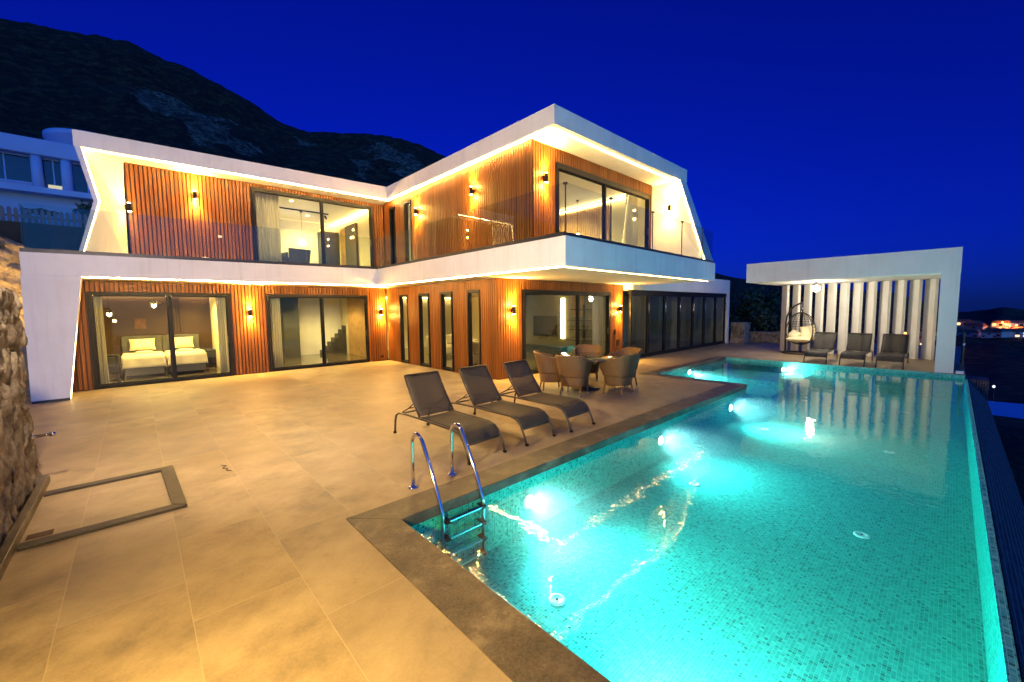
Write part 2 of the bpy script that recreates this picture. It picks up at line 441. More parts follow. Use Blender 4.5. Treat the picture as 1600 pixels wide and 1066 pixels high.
# ------------------------------------------------------------------ camera
cd = bpy.data.cameras.new('camera'); cam = bpy.data.objects.new('camera', cd); COL.objects.link(cam)
yaw, pit, rol = 0.82502114, 0.07919565, -0.01212838
d = Vector((math.cos(yaw)*math.cos(pit), math.sin(yaw)*math.cos(pit), -math.sin(pit)))
rt = Vector((math.sin(yaw), -math.cos(yaw), 0)); up = rt.cross(d)
c_, s_ = math.cos(rol), math.sin(rol)
r2 = rt*c_+up*s_; u2 = up*c_-rt*s_
cam.matrix_world = Matrix(((r2.x,u2.x,-d.x,0),(r2.y,u2.y,-d.y,0),(r2.z,u2.z,-d.z,1.85),(0,0,0,1)))
cd.sensor_width = 36; cd.lens = 36*636.547/1600; cd.clip_start = .05; cd.clip_end = 6000
S.camera = cam

# ------------------------------------------------------------------ dusk sky
W = bpy.data.worlds.new('World'); S.world = W; W.use_nodes = True
wt = W.node_tree; wt.nodes.clear()
sky = wt.nodes.new('ShaderNodeTexSky'); sky.sky_type = 'NISHITA'; sky.sun_disc = False
sky.sun_elevation = R(SUN_EL); sky.sun_rotation = R(SUN_ROT); sky.altitude = 200; sky.air_density = 1.0; sky.dust_density = .3; sky.ozone_density = 4
tn = wt.nodes.new('ShaderNodeMix'); tn.data_type = 'RGBA'; tn.blend_type = 'MULTIPLY'; tn.inputs[0].default_value = 1
# deep blue overhead, a paler afterglow low on the side behind the viewer
tc = wt.nodes.new('ShaderNodeTexCoord'); dp = wt.nodes.new('ShaderNodeVectorMath'); dp.operation = 'DOT_PRODUCT'; dp.inputs[1].default_value = (-.25,-.95,.2)
mr = wt.nodes.new('ShaderNodeMapRange'); mr.interpolation_type = 'SMOOTHSTEP'; mr.inputs[1].default_value = .0; mr.inputs[2].default_value = .95
tm = wt.nodes.new('ShaderNodeMix'); tm.data_type = 'RGBA'; tm.inputs[6].default_value = (*SKY_TINT, 1); tm.inputs[7].default_value = (*SKY_GLOW, 1)
wt.links.new(tc.outputs['Generated'], dp.inputs[0]); wt.links.new(dp.outputs['Value'], mr.inputs[0]); wt.links.new(mr.outputs[0], tm.inputs[0]); wt.links.new(tm.outputs[2], tn.inputs[7])
bg = wt.nodes.new('ShaderNodeBackground'); bg.inputs[1].default_value = SKY_STR
wo = wt.nodes.new('ShaderNodeOutputWorld')
wt.links.new(sky.outputs[0], tn.inputs[6]); wt.links.new(tn.outputs[2], bg.inputs[0]); wt.links.new(bg.outputs[0], wo.inputs[0])

def lamp(kind, name, loc, power, col, target=None, parent=None, **kw):
    ld = bpy.data.lights.new(name, kind); ld.energy = power; ld.color = col
    for k, v in kw.items(): setattr(ld, k, v)
    o = bpy.data.objects.new(name, ld); COL.objects.link(o); o.location = loc
    if target is not None:
        o.rotation_euler = (Vector(target)-Vector(loc)).to_track_quat('-Z', 'Y').to_euler()
    if parent is not None:
        o.parent = parent
        o.location = Vector(loc)-parent.location if parent.type == 'EMPTY' else loc
    return o
WARM = (1,.55,.10); WARM2 = (1,.70,.20)

# ------------------------------------------------------------------ ground
def build_terrain():
    az = [(-180,-2),(-60,-2.5),(-20,-1.6),(-4.2,-.7),(-2.9,-.3),(-2,-.7),(-.4,-.8),(1.3,-.05),(3.1,.6),(5,1.3),(9.2,1.7),(14,2.6),(17.6,3.2),(20.7,4),(30,7),(42,13),(56,19.8),(60.6,21.3),(63.8,21.6),(69.2,21.1),(71.4,21),(72.4,20.9),(75.5,21.4),(78,22.6),(81,23.7),(83.8,24.4),(86.4,24.8),(88.7,25.4),(93.1,24.3),(96.9,23.9),(110,22),(140,10),(180,-2)]
    def el(a):
        for (a0,e0),(a1,e1) in zip(az, az[1:]):
            if a0 <= a <= a1:
                t = (a-a0)/(a1-a0); return e0+(e1-e0)*t
        return -2
    def ridge(a):                      # distance of the skyline
        if a < 25: return 520
        if a < 58: return 520-(a-25)/33*120
        return 400
    rs = [0,10,20,26,32,40,50,62,76,92,110,132,158,190,205,220,235,250,262,274,286,298,310,320,330,340,350,360,370,380,390,400,420,440,480,520,580,700,900,1500,3000]
    angs = []
    a = -180.0
    while a < 180:
        angs.append(a); a += .33 if -8 < a < 106 else 6
    bm = bmesh.new(); rl = bm.verts.layers.float.new('rock')
    rows = []
    for r in rs:
        row = []
        for a in angs:
            e = el(a); D = ridge(a)
            top = D*math.tan(R(e))+1.85
            up_ = max(0, min(1, (a-20)/25)) * max(0, min(1, (175-a)/40))
            # near ground: level with the terrace behind the house, falling away towards the valley
            base = -3.2 if r < 26 else -3.2-(1-up_)*min(16, (r-26)*.16)+up_*(r-26)*.12
            if r <= D:
                t = max(0, (r-30)/(D-30)); s = t*t*(3-2*t) if a < 45 else t**1.9
                z = base*(1-s)+top*s if r > 30 else base
                if a < 25: z = base*(1-t**2.5)+top*t**2.5 if r > 30 else base
            else:
                z = top-(r-D)*.35*(1 if top > 20 else .12)
            if r > 40:
                p = Vector((r*math.cos(R(a)), r*math.sin(R(a)), 0))
                z += (noise.noise(p*.02)*7*up_+noise.noise(p*.09)*2.6+noise.noise(p*.22)*1.8*up_+noise.noise(p*.6)*1.0*up_)*min(1, r/300)*(.5 if abs(r-D) < 30 else 1)
            v = bm.verts.new((r*math.cos(R(a)), r*math.sin(R(a)), z))
            # bare rock faces on the mountainside
            ee = math.degrees(math.atan2(z-1.85, max(r,1)))
            k = 0
            for (a0, e0, sa, se) in ((86.2,20.6,3.4,1.3),(82.6,19.4,2.6,2.0),(79.5,18.2,2.2,.9),(64.2,19.8,2.6,1.2),(61,18.2,2.3,2.0),(66.5,17.6,1.6,1.2),(73,19.8,1.6,.6)):
                k = max(k, math.exp(-((a-a0)/sa)**2-((ee-e0)/se)**2))
            v[rl] = k if r > 200 and r < D+5 else 0
            row.append(v)
        rows.append(row)
    n = len(angs)
    for A, B in zip(rows, rows[1:]):
        for i in range(n):
            j = (i+1) % n
            q = [A[i], B[i], B[j], A[j]]
            f = bm.faces.new(q); f.smooth = True
    bmesh.ops.remove_doubles(bm, verts=bm.verts, dist=1e-3)
    bmesh.ops.recalc_face_normals(bm, faces=bm.faces)
    me = bpy.data.meshes.new('terrain'); bm.to_mesh(me); bm.free()
    me.materials.append(M['hill'])
    o = bpy.data.objects.new('terrain', me); COL.objects.link(o)
    tag(o, 'dark scrubby mountainside with bare grey rock faces under the night sky', 'hillside', kind='structure')
build_terrain()

# terrace paving: one slab with the pool and its coping cut out
YF = 12.87
mb = MB()
def slab(x0, y0, x1, y1): mb.box(x0, y0, -.35, x1, y1, 0)
for r in ((-6,-5,1.268,14.13),(1.268,3.587,10.19,14.13),(10.19,5.86,15.76,7.9),(15.76,-.30,26,7.9),(1.268,-5,2.4,-1.4)):
    slab(*r)
deck = mb.build('paving', M['deck']); tag(deck, 'beige stone tile terrace around the pool', 'terrace', kind='structure')
mb = MB(); mb.box(-6,-5.2,-3.4,1.2,14,-.36); mb.box(15.9,-.28,-3.4,26,7.8,-.36); mb.box(1.3,6,-3.4,26,16,-.36)
o = mb.build('ground', M['earth']); tag(o, 'earth carrying the terrace', 'ground', kind='structure')

# ------------------------------------------------------------------ swimming pool
PX0, PX1, PY0, PY1 = 1.6, 15.66, -.285, 3.24
ZF, ZW = -.72, -.105
pool = thing('swimming_pool', 'long infinity pool lined with turquoise mosaic beside the terrace', 'pool', (8.5,1.5,-.72))
mb = MB()
# floor and walls as one lined shell (thick outwards)
mb.quad((PX0,PY0,ZF),(PX1,PY0,ZF),(PX1,PY1,ZF),(PX0,PY1,ZF))
mb.quad((PX0,PY1,ZF),(10.5,PY1,ZF),(10.5,PY1,-.10),(PX0,PY1,-.10))
mb.quad((PX0,PY0,ZF),(PX0,PY1,ZF),(PX0,PY1,-.10),(PX0,PY0,-.10))
mb.quad((PX1,PY0,ZF),(PX1,PY1,ZF),(PX1,PY1,-.02),(PX1,PY0,-.02))
# bay at the far end: floor, steps and walls
ZB = -.5
mb.quad((10.5,PY1,ZF),(10.5,5.55,ZF),(10.5,5.55,-.10),(10.5,PY1,-.10))
mb.quad((10.5,5.55,ZF),(PX1,5.55,ZF),(PX1,5.55,-.02),(10.5,5.55,-.02))
mb.quad((PX1,PY1,ZF),(PX1,5.55,ZF),(PX1,5.55,-.02),(PX1,PY1,-.02))
mb.quad((10.5,PY1,ZF),(11.6,PY1,ZF),(11.6,5.55,ZF),(10.5,5.55,ZF))
mb.box(11.6,3.0,ZF+.004,12.72,5.546,-.42)
mb.box(12.72,3.0,ZF+.004,13.5,5.546,-.235)
mb.box(13.5,3.0,ZF+.004,PX1-.004,5.546,-.38)
# the ring of mosaic above the water on the far and bay sides
mb.box(PX1+.001,PY0,-.6,PX1+.10,5.55,-.012)
basin = wb(mb, 'basin', M['mosaic'], pool)
# top of the dry mosaic band
mb = MB()
mb.box(PX0-.004,PY1+.002,-.6,10.49,PY1+.05,-.101); mb.box(PX0-.05,PY0,-.6,PX0-.004,PY1+.05,-.101)
wb(mb, 'waterline_band', M['mosaic'], pool)
# infinity edge: wet crest, then dark tiles falling away outside
mb = MB()
mb.box(PX0-.3,PY0-.05,-1.6,PX1+.1,PY0-.002,ZW-.004)
wb(mb, 'overflow_edge', M['mosaic'], pool)
mb = MB()
mb.hexa([(PX0-.6,-.70,-1.3),(16.6,-.70,-1.3),(16.6,-.345,-1.3),(PX0-.6,-.345,-1.3),
         (PX0-.6,-.70,-.62),(16.6,-.70,-.62),(16.6,-.345,-.125),(PX0-.6,-.345,-.125)])
mb.box(15.77,-.70,-1.3,16.55,-.32,-.115)
wb(mb, 'overflow_wall', M['mosaic_dark'], pool)
# dark stone coping, flush with the paving; mitred at the corner
mb = MB()
def cp(pts): mb.prism(pts, -.10, .006)
cp([(1.268,-1.4),(1.62,-1.4),(1.62,3.22),(1.268,3.583)])
cp([(1.27,3.587),(1.624,3.224),(10.5,3.224),(10.19,3.587)])
cp([(10.503,3.226),(10.52,3.226),(10.52,5.53),(10.19,5.86),(10.19,3.593)])
cp([(10.195,5.86),(10.525,5.533),(15.76,5.533),(15.76,5.86)])
wb(mb, 'coping', M['coping'], pool, bevel=.006)
for (x, y) in ((2.58,2.25),(5.8,2.42),(9.5,2.54),(13.1,2.6),(2.6,.56),(5.8,.57),(9.49,.63),(13.27,.65)):
    mb = MB(); mb.lathe([(.0,0),(.075,0),(.075,.008),(.05,.014),(.046,.008),(.0,.008)], (x,y,ZF+.002), 20)
    dr = wb(mb, 'floor_inlet', M['plastic_white'], pool)
    mb = MB(); mb.lathe([(.0,.006),(.012,.006),(.012,.016),(0,.017)], (x,y,ZF+.002), 10); mb.build('screw_cap', M['dark'], dr)
PL = [((3.2,PY1-.03,-.36),(0,-1,.16)),((6.28,PY1-.03,-.36),(0,-1,.16)),((9.41,PY1-.03,-.36),(0,-1,.16)),
      ((12.6,5.52,-.2),(0,-1,-.05)),((15.6,3.75,-.26),(-.25,-1,0)),((PX0+.03,.9,-.36),(1,.1,.08))]
for k, (p, dr) in enumerate(PL):
    p = Vector(p); dr = Vector(dr).normalized()
    ax = 'y' if abs(dr.y) > .5 else 'x'
    mb = MB()
    prof = [(.0,0),(.085,0),(.085,.012),(.065,.02),(0,.02)]
    mb.lathe(prof, (0,0,0), 20)
    bez = mb.build('pool_light', M['plastic_white'], pool)
    q = Vector((round(dr.x), round(dr.y), 0)).to_track_quat('Z', 'Y')
    bez.rotation_euler = q.to_euler(); bez.location = p-pool.location
    mb = MB(); mb.lathe([(0,.021),(.06,.021),(.05,.027),(0,.03)], (0,0,0), 18); mb.build('lens', M['pool_lens'], bez)
    lamp('SPOT', 'pool_beam', p+dr*.05, POOL_W*(.8 if k in (3,4) else 1.0 if k == 5 else 1), (.42,.97,1.0), p+dr*2, pool, spot_size=R(140), spot_blend=.8, shadow_soft_size=.06)
# the water
mb = MB()
e = .003
out = [(PX0+e,PY0+.0),(PX1-e,PY0+.0),(PX1-e,5.55-e),(10.5+e,5.55-e),(10.5+e,PY1-e),(PX0+e,PY1-e)]
bm = mb.bm
lo = [bm.verts.new((*p, ZF+.003)) for p in out]; hi = [bm.verts.new((*p, ZW)) for p in out]
f = bm.faces.new(hi); f.material_index = 0
f = bm.faces.new(lo[::-1]); f.material_index = 1
for i in range(6):
    f = bm.faces.new((lo[i], lo[(i+1) % 6], hi[(i+1) % 6], hi[i])); f.material_index = 1
o = mb.build('water', [M['water'], M['water_side']]); tag(o, 'clear turquoise pool water lit from below', 'water', kind='structure')

# ------------------------------------------------------------------ pool ladder
ld = thing('pool_ladder', 'polished steel pool ladder at the near left corner of the pool', 'ladder', (2.27,3.74,0))
for sx in (-.243, .243):
    mb = MB()
    pts = [(sx,.0,.0),(sx,0,.30),(sx,-.0,.46)]
    for k in range(1, 9):
        a = PI*k/8*.86
        pts.append((sx, -.115+.115*math.cos(a), .47+.125*math.sin(a)))
    yb, zb = pts[-1][1], pts[-1][2]
    pts += [(sx,-.40,.22),(sx,-.52,-.04),(sx,-.55,-.12),(sx,-.55,-.66)]
    mb.tube(pts, .0205, 14)
    mb.lathe([(0,0),(.056,0),(.056,.008),(.03,.02),(.022,.03),(0,.03)], (sx,0,.002), 20)
    mb.build('handrail', M['chrome'], ld)
for z in (-.155,-.325,-.495,-.655):
    mb = MB(); mb.box(-.225,-.60,z-.012,.225,-.515,z+.012)
    st = mb.build('step', M['chrome'], ld, bevel=.006)
    for s in (-1, 1):
        mb = MB(); mb.box(s*.215-.025,-.605,z-.02,s*.215+.025,-.51,z+.02); mb.build('step_cap', M['black'], st, bevel=.005)

# ------------------------------------------------------------------ villa
villa = thing('villa', 'two storey white villa with timber batten cladding and balcony', 'house', (5,14,0))
ZS0, ZS1 = 2.66, 3.17
mb = MB()
sp = [(-1.63,12.87),(5.92,12.87),(5.93,4.93),(13.45,5.14),(13.45,8.6),(12.75,8.6),(12.75,18.5),(-1.63,18.5)]
mb.prism(sp, [2.66,2.665,2.645,2.645,2.645,2.65,2.65,2.66], [3.12,3.19,3.19,3.19,3.19,3.19,3.19,3.12])
slabo = wb(mb, 'balcony_slab', M['render'], villa)
# lower left leg of the white frame
mb = MB()
mb.hexa([(-1.68,12.87,0),(-1.128,12.87,0),(-1.20,14.17,0),(-1.68,14.17,0),(-1.645,12.87,2.658),(-.79,12.87,2.658),(-.86,14.17,2.658),(-1.645,14.17,2.658)])
leg = wb(mb, 'white_frame_leg', M['render'], villa)
mb = MB(); mb.box(-1.675,12.855,.0,-1.13,12.868,.05); mb.build('skirting', M['dark'], leg).location = (0,0,0)
# roof
ZR0, ZR1 = 5.69, 6.09
mb = MB()
rp = [(-.76,13.5),(6.66,13.5),(6.68,5.85),(12.87,5.83),(12.87,19),(-.6,19)]
mb.prism(rp, [5.60,5.68,5.69,5.69,5.69,5.60], [5.95,6.09,6.09,6.07,6.07,5.95])
roof = wb(mb, 'roof', M['render'], villa)
# folded left end of the frame (K shape)
F_out = [(-.75,13.5,5.60),(-.51,13.17,4.36),(-.82,12.95,3.12)]
F_in = [(-.655,13.5,5.60),(-.435,13.16,4.365),(-.755,12.95,3.12)]
B_in = [(.03,14.17,5.6),(.0,14.17,4.36),(-.02,14.17,3.12)]
B_out = [(-.3,14.5,5.60),(-.2,14.5,4.36),(-.3,14.5,3.12)]
mb = MB(); bm = mb.bm
V = [[bm.verts.new(p) for p in L] for L in (F_out, F_in, B_in, B_out)]
for i in range(4):
    A, B = V[i], V[(i+1) % 4]
    for k in range(2): bm.faces.new((A[k], B[k], B[k+1], A[k+1]))
bm.faces.new([V[i][0] for i in range(4)]); bm.faces.new([V[i][2] for i in range(3,-1,-1)])
wb(mb, 'folded_side_wall', M['render'], villa)
# slanted right end of the frame
mb = MB(); bm = mb.bm
A_ = [(12.45,5.84,5.688),(12.86,5.84,5.688),(12.86,6.8,5.688),(12.39,6.8,5.688)]
B_ = [(12.93,5.2,3.188),(13.44,5.17,3.188),(13.44,6.8,3.188),(12.17,6.8,3.188)]
va = [bm.verts.new(p) for p in A_]; vb_ = [bm.verts.new(p) for p in B_]
bm.faces.new(va); bm.faces.new(vb_[::-1])
for i in range(4): bm.faces.new((va[i], vb_[i], vb_[(i+1) % 4], va[(i+1) % 4]))
wb(mb, 'slanted_side_wall', M['render'], villa)
# shell behind the visible fronts
mb = MB()
mb.box(12.60,8.0,0.0,12.74,18.4,2.64); mb.box(12.42,6.82,3.192,12.7,18.6,5.68)
mb.box(-1.5,18.4,0,12.74,18.6,2.64); mb.box(-.3,18.6,3.192,12.7,18.8,5.58); mb.box(-1.55,14.2,0,-1.3,18.4,2.64); mb.box(-.3,14.52,3.192,-.1,18.6,5.58)
wb(mb, 'outer_wall', M['render'], villa)

# timber batten cladding with openings
def cladding(origin, u, n, length, z0, z1, holes, slant=None):
    """origin at the left end of the batten front, u along, n outwards; holes (u0,u1,z0,z1)"""
    u = Vector((u[0],u[1],0)); n = Vector((n[0],n[1],0)); o3 = Vector((origin[0],origin[1],0))
    mb = MB()
    us = sorted({0,length,*[h[0] for h in holes],*[h[1] for h in holes]}); zs = sorted({z0,z1,*[h[2] for h in holes],*[h[3] for h in holes]})
    us = [a for a in us if 0 <= a <= length]; zs = [a for a in zs if z0 <= a <= z1]
    for a, b in zip(us, us[1:]):
        for c, dd in zip(zs, zs[1:]):
            m, k = (a+b)/2, (c+dd)/2
            if any(h[0] < m < h[1] and h[2] < k < h[3] for h in holes): continue
            P = [o3+u*x-n*.05+Vector((0,0,z)) for x, z in ((a,c),(b,c),(b,dd),(a,dd))]
            mb.quad(*P, mi=1)
    p, w = .086, .058
    nb = int(length/p); st = (length-nb*p)/2
    for i in range(nb):
        a, b = st+i*p+(p-w)/2, st+i*p+(p+w)/2
        segs = [(z0, z1)]
        for h in holes:
            if b > h[0]-.0 and a < h[1]+.0:
                new = []
                for s0, s1 in segs:
                    if h[2] > s0: new.append((s0, min(s1, h[2])))
                    if h[3] < s1: new.append((max(s0, h[3]), s1))
                segs = [q for q in new if q[1]-q[0] > .02]
        for s0, s1 in segs:
            q = [o3+u*x+n*y for x, y in ((a,-.0495),(b,-.0495),(b,0),(a,0))]
            mb.hexa([(v.x,v.y,s0+.003) for v in q]+[(v.x,v.y,s1-.003) for v in q])
    return wb(mb, 'wood_cladding', [M['wood'], M['wood_back']], villa)
# ground floor left, wing side, wing front, upper left, upper wing side, upper wing front
W1 = (-.82,2.05); W2 = (2.99,6.13)
cladding((-1.22,14.2),(1,0),(0,-1),8.07,0,2.655,[(W1[0]+1.22,W1[1]+1.22,0,2.385),(W2[0]+1.22,W2[1]+1.22,0,2.385)])
slots = [(13.2,12.65),(11.89,11.29),(10.57,10.0),(9.23,8.68)]
cladding((6.85,14.17),(0,-1),(-1,0),14.17-7.96,0,2.645,[(14.17-a,14.17-b,0,2.375) for a, b in slots])
cladding((6.85,7.96),(1,0),(0,-1),5.9,0,2.64,[(7.8-6.85,11.91-6.85,0,2.365)])
cladding((.04,14.2),(1,0),(0,-1),6.81,3.18,5.64,[(2.71,6.39,3.18,5.52)])
uslots = [(13.73,13.35),(12.66,12.23)]
cladding((6.85,14.17),(0,-1),(-1,0),14.17-6.68,3.192,5.685,[(14.17-a,14.17-b,3.192,5.43) for a, b in uslots])
cladding((6.85,6.68),(1,0),(0,-1),5.5,3.192,5.685,[(7.71-6.85,12.17-6.85,3.192,5.37)])

# windows: frame, panes, handle
def window(origin, u, n, w, z0, z1, panels=2, head=.07, fw=.055, handle=True, mid=None, depth=.13):
    u = Vector((u[0],u[1],0)); n = Vector((n[0],n[1],0)); o3 = Vector((origin[0],origin[1],0))
    def hx(mb, a, b, c, dd, f0, f1):
        q = [o3+u*x+n*y for x, y in ((a,f0),(b,f0),(b,f1),(a,f1))]
        mb.hexa([(v.x,v.y,c) for v in q]+[(v.x,v.y,dd) for v in q])
    mb = MB()
    hx(mb, 0, fw, z0, z1, -depth, .012); hx(mb, w-fw, w, z0, z1, -depth, .012)
    hx(mb, fw, w-fw, z1-head, z1, -depth, .010); hx(mb, fw, w-fw, z0, z0+.07, -depth, .010)
    cuts = [fw]
    for k in range(1, panels):
        m = mid if mid else w*k/panels
        hx(mb, m-.028, m+.028, z0+.07, z1-head, -depth+.02, .004); cuts += [m-.028, m+.028]
    cuts.append(w-fw)
    win = wb(mb, 'window', M['black'], villa)
    for k in range(panels):
        a, b = cuts[2*k], cuts[2*k+1]
        mb = MB(); hx(mb, a+.001, b-.001, z0+.071, z1-head-.001, -.07, -.06)
        mb.build('pane', M['glass'], win)
        mb = MB()
        for (p0, p1, q0, q1) in ((a,a+.03,z0+.07,z1-head),(b-.03,b,z0+.07,z1-head),(a+.03,b-.03,z1-head-.03,z1-head),(a+.03,b-.03,z0+.07,z0+.1)):
            hx(mb, p0+.002, p1-.002, q0+.002, q1-.002, -.085, -.045)
        mb.build('sash', M['black'], win)
    if handle:
        mb = MB(); hx(mb, w-fw-.028, w-fw-.008, z0+.95, z0+1.15, -.045, .03); hx(mb, w-fw-.03, w-fw-.006, z0+1.0, z0+1.06, -.05, -.03)
        mb.build('handle', M['dark'], win)
    return win
window((W1[0],14.2),(1,0),(0,-1),W1[1]-W1[0],0.004,2.385,2,.085,.075,mid=1.52)
window((W2[0],14.2),(1,0),(0,-1),W2[1]-W2[0],0.004,2.385,2,.085,.06,mid=1.60)
window((2.75,14.2),(1,0),(0,-1),3.68,3.196,5.52,2,.10,.07,mid=1.98)
for a, b in slots: window((6.85,a),(0,-1),(-1,0),a-b,.004,2.375,1,.06,.035,False,depth=.12)
for a, b in uslots: window((6.85,a),(0,-1),(-1,0),a-b,3.196,5.43,1,.06,.035,False,depth=.12)
window((7.8,7.96),(1,0),(0,-1),4.11,.004,2.365,2,.11,.06,mid=2.42)
window((7.71,6.68),(1,0),(0,-1),4.46,3.196,5.37,2,.14,.07,mid=2.05)

# LED strips under the edges
def led(pts, parent, w=.014, name='led_strip', m='led'):
    mb = MB()
    for p, q in zip(pts, pts[1:]):
        mb.tube([p, q], w, 6)
    return wb(mb, name, M[m], parent)
led([(-1.118,12.90,.03),(-.805,12.90,2.63)], villa, .004, m='led_soft')
led([(-.78,12.91,2.645),(5.96,12.93,2.648),(5.985,5.02,2.628)], villa, .0045)
led([(6.1,5.10,2.632),(13.3,5.30,2.632)], villa, .004, m='led_soft')
led([(-.63,13.56,5.575),(.6,13.56,5.588)], villa, .005, m='led_soft')
led([(.6,13.56,5.588),(6.74,13.57,5.66),(6.78,6.06,5.672)], villa, .0045)
led([(6.8,6.02,5.672),(12.38,6.0,5.672)], villa, .009, m='led_soft')
led([(-.625,13.53,5.57),(-.405,13.19,4.365),(-.72,12.98,3.2)], villa, .006, m='led_soft')
led([(12.43,5.87,5.66),(12.90,5.24,3.22)], villa, .006, m='led_soft')

# balustrade: dark channel, glass panels with open joints, clamps
mb = MB()
path = [(-1.57,12.93),(5.98,12.93),(5.99,4.99),(13.38,5.20)]
def strip(mb, a, b, t, z0, z1):
    a = Vector((*a,0)); b = Vector((*b,0)); L = (b-a).length; uu = (b-a)/L; c = (a+b)/2
    mb.obox((c.x,c.y), (uu.x,uu.y), L/2, t, z0, z1)
bal = thing('balustrade', 'frameless glass balustrade in a dark channel round the balcony edge', 'balustrade', (5.98,12.93,3.19))
zch = lambda x: 3.125+(3.192-3.125)*(x+1.63)/7.55
for a, b in zip(path, path[1:]):
    a2, b2 = Vector(a), Vector(b); uu = (b2-a2).normalized()
    if a[0] < 0:
        mb.hexa([(-1.62,12.88,3.122),(5.92,12.88,3.194),(5.98,12.98,3.194),(-1.62,12.98,3.122),(-1.62,12.88,3.20),(5.92,12.88,3.27),(5.98,12.98,3.27),(-1.62,12.98,3.20)])
    else: strip(mb, a2, b2, .04, 3.194, 3.27 if a[1] > 6 else 3.255)
mb.box(-1.62,12.985,3.123,-1.53,17,3.2)
mb.box(13.34,5.25,3.194,13.43,8.5,3.255)
wb(mb, 'channel', M['dark'], bal)
def pane(a, b, z0, z1a, z1b=None):
    z1b = z1b or z1a
    a = Vector(a); b = Vector(b); uu = (b-a).normalized(); nn = Vector((-uu.y,uu.x))*.008
    q = [a-nn, b-nn, b+nn, a+nn]
    mb = MB(); mb.hexa([(v.x,v.y,z0) for v in q]+[(q[0].x,q[0].y,z1a),(q[1].x,q[1].y,z1b),(q[2].x,q[2].y,z1b),(q[3].x,q[3].y,z1a)])
    wb(mb, 'glass_panel', M['rail_glass'], bal)
xs = [-1.56,.0,1.9,3.8,5.97]
for a, b in zip(xs, xs[1:]): pane((a+.008,12.93),(b-.008,12.93),3.15,4.11+.08*(a+1.57)/7.5,4.11+.08*(b+1.57)/7.5)
ys = [12.91,11.2,9.6,8.05,6.5,5.0]
for a, b in zip(ys, ys[1:]): pane((5.985,a-.008),(5.985,b+.008),3.2,4.17)
pts = [(6.0,4.99),(7.55,5.035),(9.42,5.09),(11.1,5.135),(12.55,5.175),(13.38,5.2)]
mbc = MB()
for a, b in zip(pts, pts[1:]):
    pane((a[0]+.012,a[1]),(b[0]-.012,b[1]),3.2,4.17)
    mbc.box(a[0]-.03,a[1]-.03,4.13,a[0]+.03,a[1]+.03,4.165)
    mbc.box(a[0]-.006,a[1]-.012,3.25,a[0]+.006,a[1]+.012,4.13)
wb(mbc, 'joint_clamp', M['dark'], bal)
pane((-1.575,12.96),(-1.575,14.6),3.14,4.10); pane((-1.575,14.62),(-1.575,16.8),3.14,4.10)
pane((13.385,5.23),(13.385,6.8),3.2,4.17); pane((13.385,6.82),(13.385,8.45),3.2,4.17)

# ------------------------------------------------------------------ wall lamps
def sconce(loc, n, label, power=1.0, first=[]):
    """up-and-down cylinder lamp; n points away from the wall"""
    t = thing('wall_lamp', label, 'wall lamp', loc, math.atan2(n[1], n[0])-PI/2, 'black up and down wall lamps')
    # local +y points away from the wall
    mb = MB(); mb.lathe([(0,-.10),(.045,-.10),(.045,.10),(0,.10)], (0,.085,0), 18); mb.build('body', M['black'], t, bevel=.003)
    mb = MB(); mb.box(-.035,.001,-.05,.035,.045,.05); mb.build('bracket', M['black'], t)
    for s in (-1, 1):
        mb = MB(); mb.lathe([(0,.101),(.036,.101),(.030,.109),(0,.111)] if s > 0 else [(0,-.111),(.030,-.109),(.036,-.101),(0,-.101)], (0,.085,0), 14); mb.build('lens', M['lens'], t)
        l = lamp('SPOT', 'lamp_beam', (0,.085,.115*s), SCONCE_W*power, WARM, (0,.062,.115*s+.3*s), None, spot_size=R(112), spot_blend=.9, shadow_soft_size=.02)
        l.parent = t
        g = lamp('POINT', 'lamp_glow', (0,.10,.15*s), SCONCE_W*power*.10, WARM, None, None, shadow_soft_size=.03); g.parent = t
    return t
sconce((2.52,14.2,1.82),(0,-1),'wall lamp on the battens between the two ground floor sliding windows')
sconce((6.60,14.2,1.79),(0,-1),'wall lamp in the inner corner, right of the hall sliding window')
sconce((1.41,14.2,5.02),(0,-1),'wall lamp on the upper battens left of the balcony window')
sconce((0.0,13.98,4.46),(1,-.4),'wall lamp on the folded white wall at the upper left end', .13)
sconce((6.85,11.77,4.97),(-1,0),'upper side wall lamp next to the narrow slit windows')
sconce((6.85,8.85,4.98),(-1,0),'wall lamp halfway along the upper side wall of the wing')
sconce((7.36,7.96,1.81),(0,-1),'wall lamp at the ground floor corner left of the dining window')
sconce((12.45,7.96,1.80),(0,-1),'wall lamp right of the dining window, near the glass annex')
sconce((7.24,6.68,4.88),(0,-1),'wall lamp at the upper front corner, left of the big balcony window')
sconce((12.46,6.17,4.9),(-1,-.35),'wall lamp on the slanted white wall at the right end of the balcony', .45)

# ------------------------------------------------------------------ inside the house (seen through the glass)
def room(x0, x1, y0, y1, z0, z1, wall, back=None, floor='floor_in', ceil='soffit', skip=()):
    mb = MB(); mb.quad((x0,y0,z0),(x1,y0,z0),(x1,y1,z0),(x0,y1,z0)); wb(mb, 'interior_floor', M[floor], villa)
    mb = MB(); mb.quad((x0,y0,z1),(x1,y0,z1),(x1,y1,z1),(x0,y1,z1)); wb(mb, 'interior_ceiling', M[ceil], villa)
    if 'b' not in skip:
        mb = MB(); mb.box(x0,y1,z0,x1,y1+.05,z1); wb(mb, 'interior_wall', M[back or wall], villa)
    mb = MB()
    if 'l' not in skip: mb.box(x0-.05,y0,z0,x0,y1,z1)
    if 'r' not in skip: mb.box(x1,y0,z0,x1+.05,y1,z1)
    if len(mb.bm.verts): wb(mb, 'interior_wall', M[wall], villa)
    else: mb.bm.free()
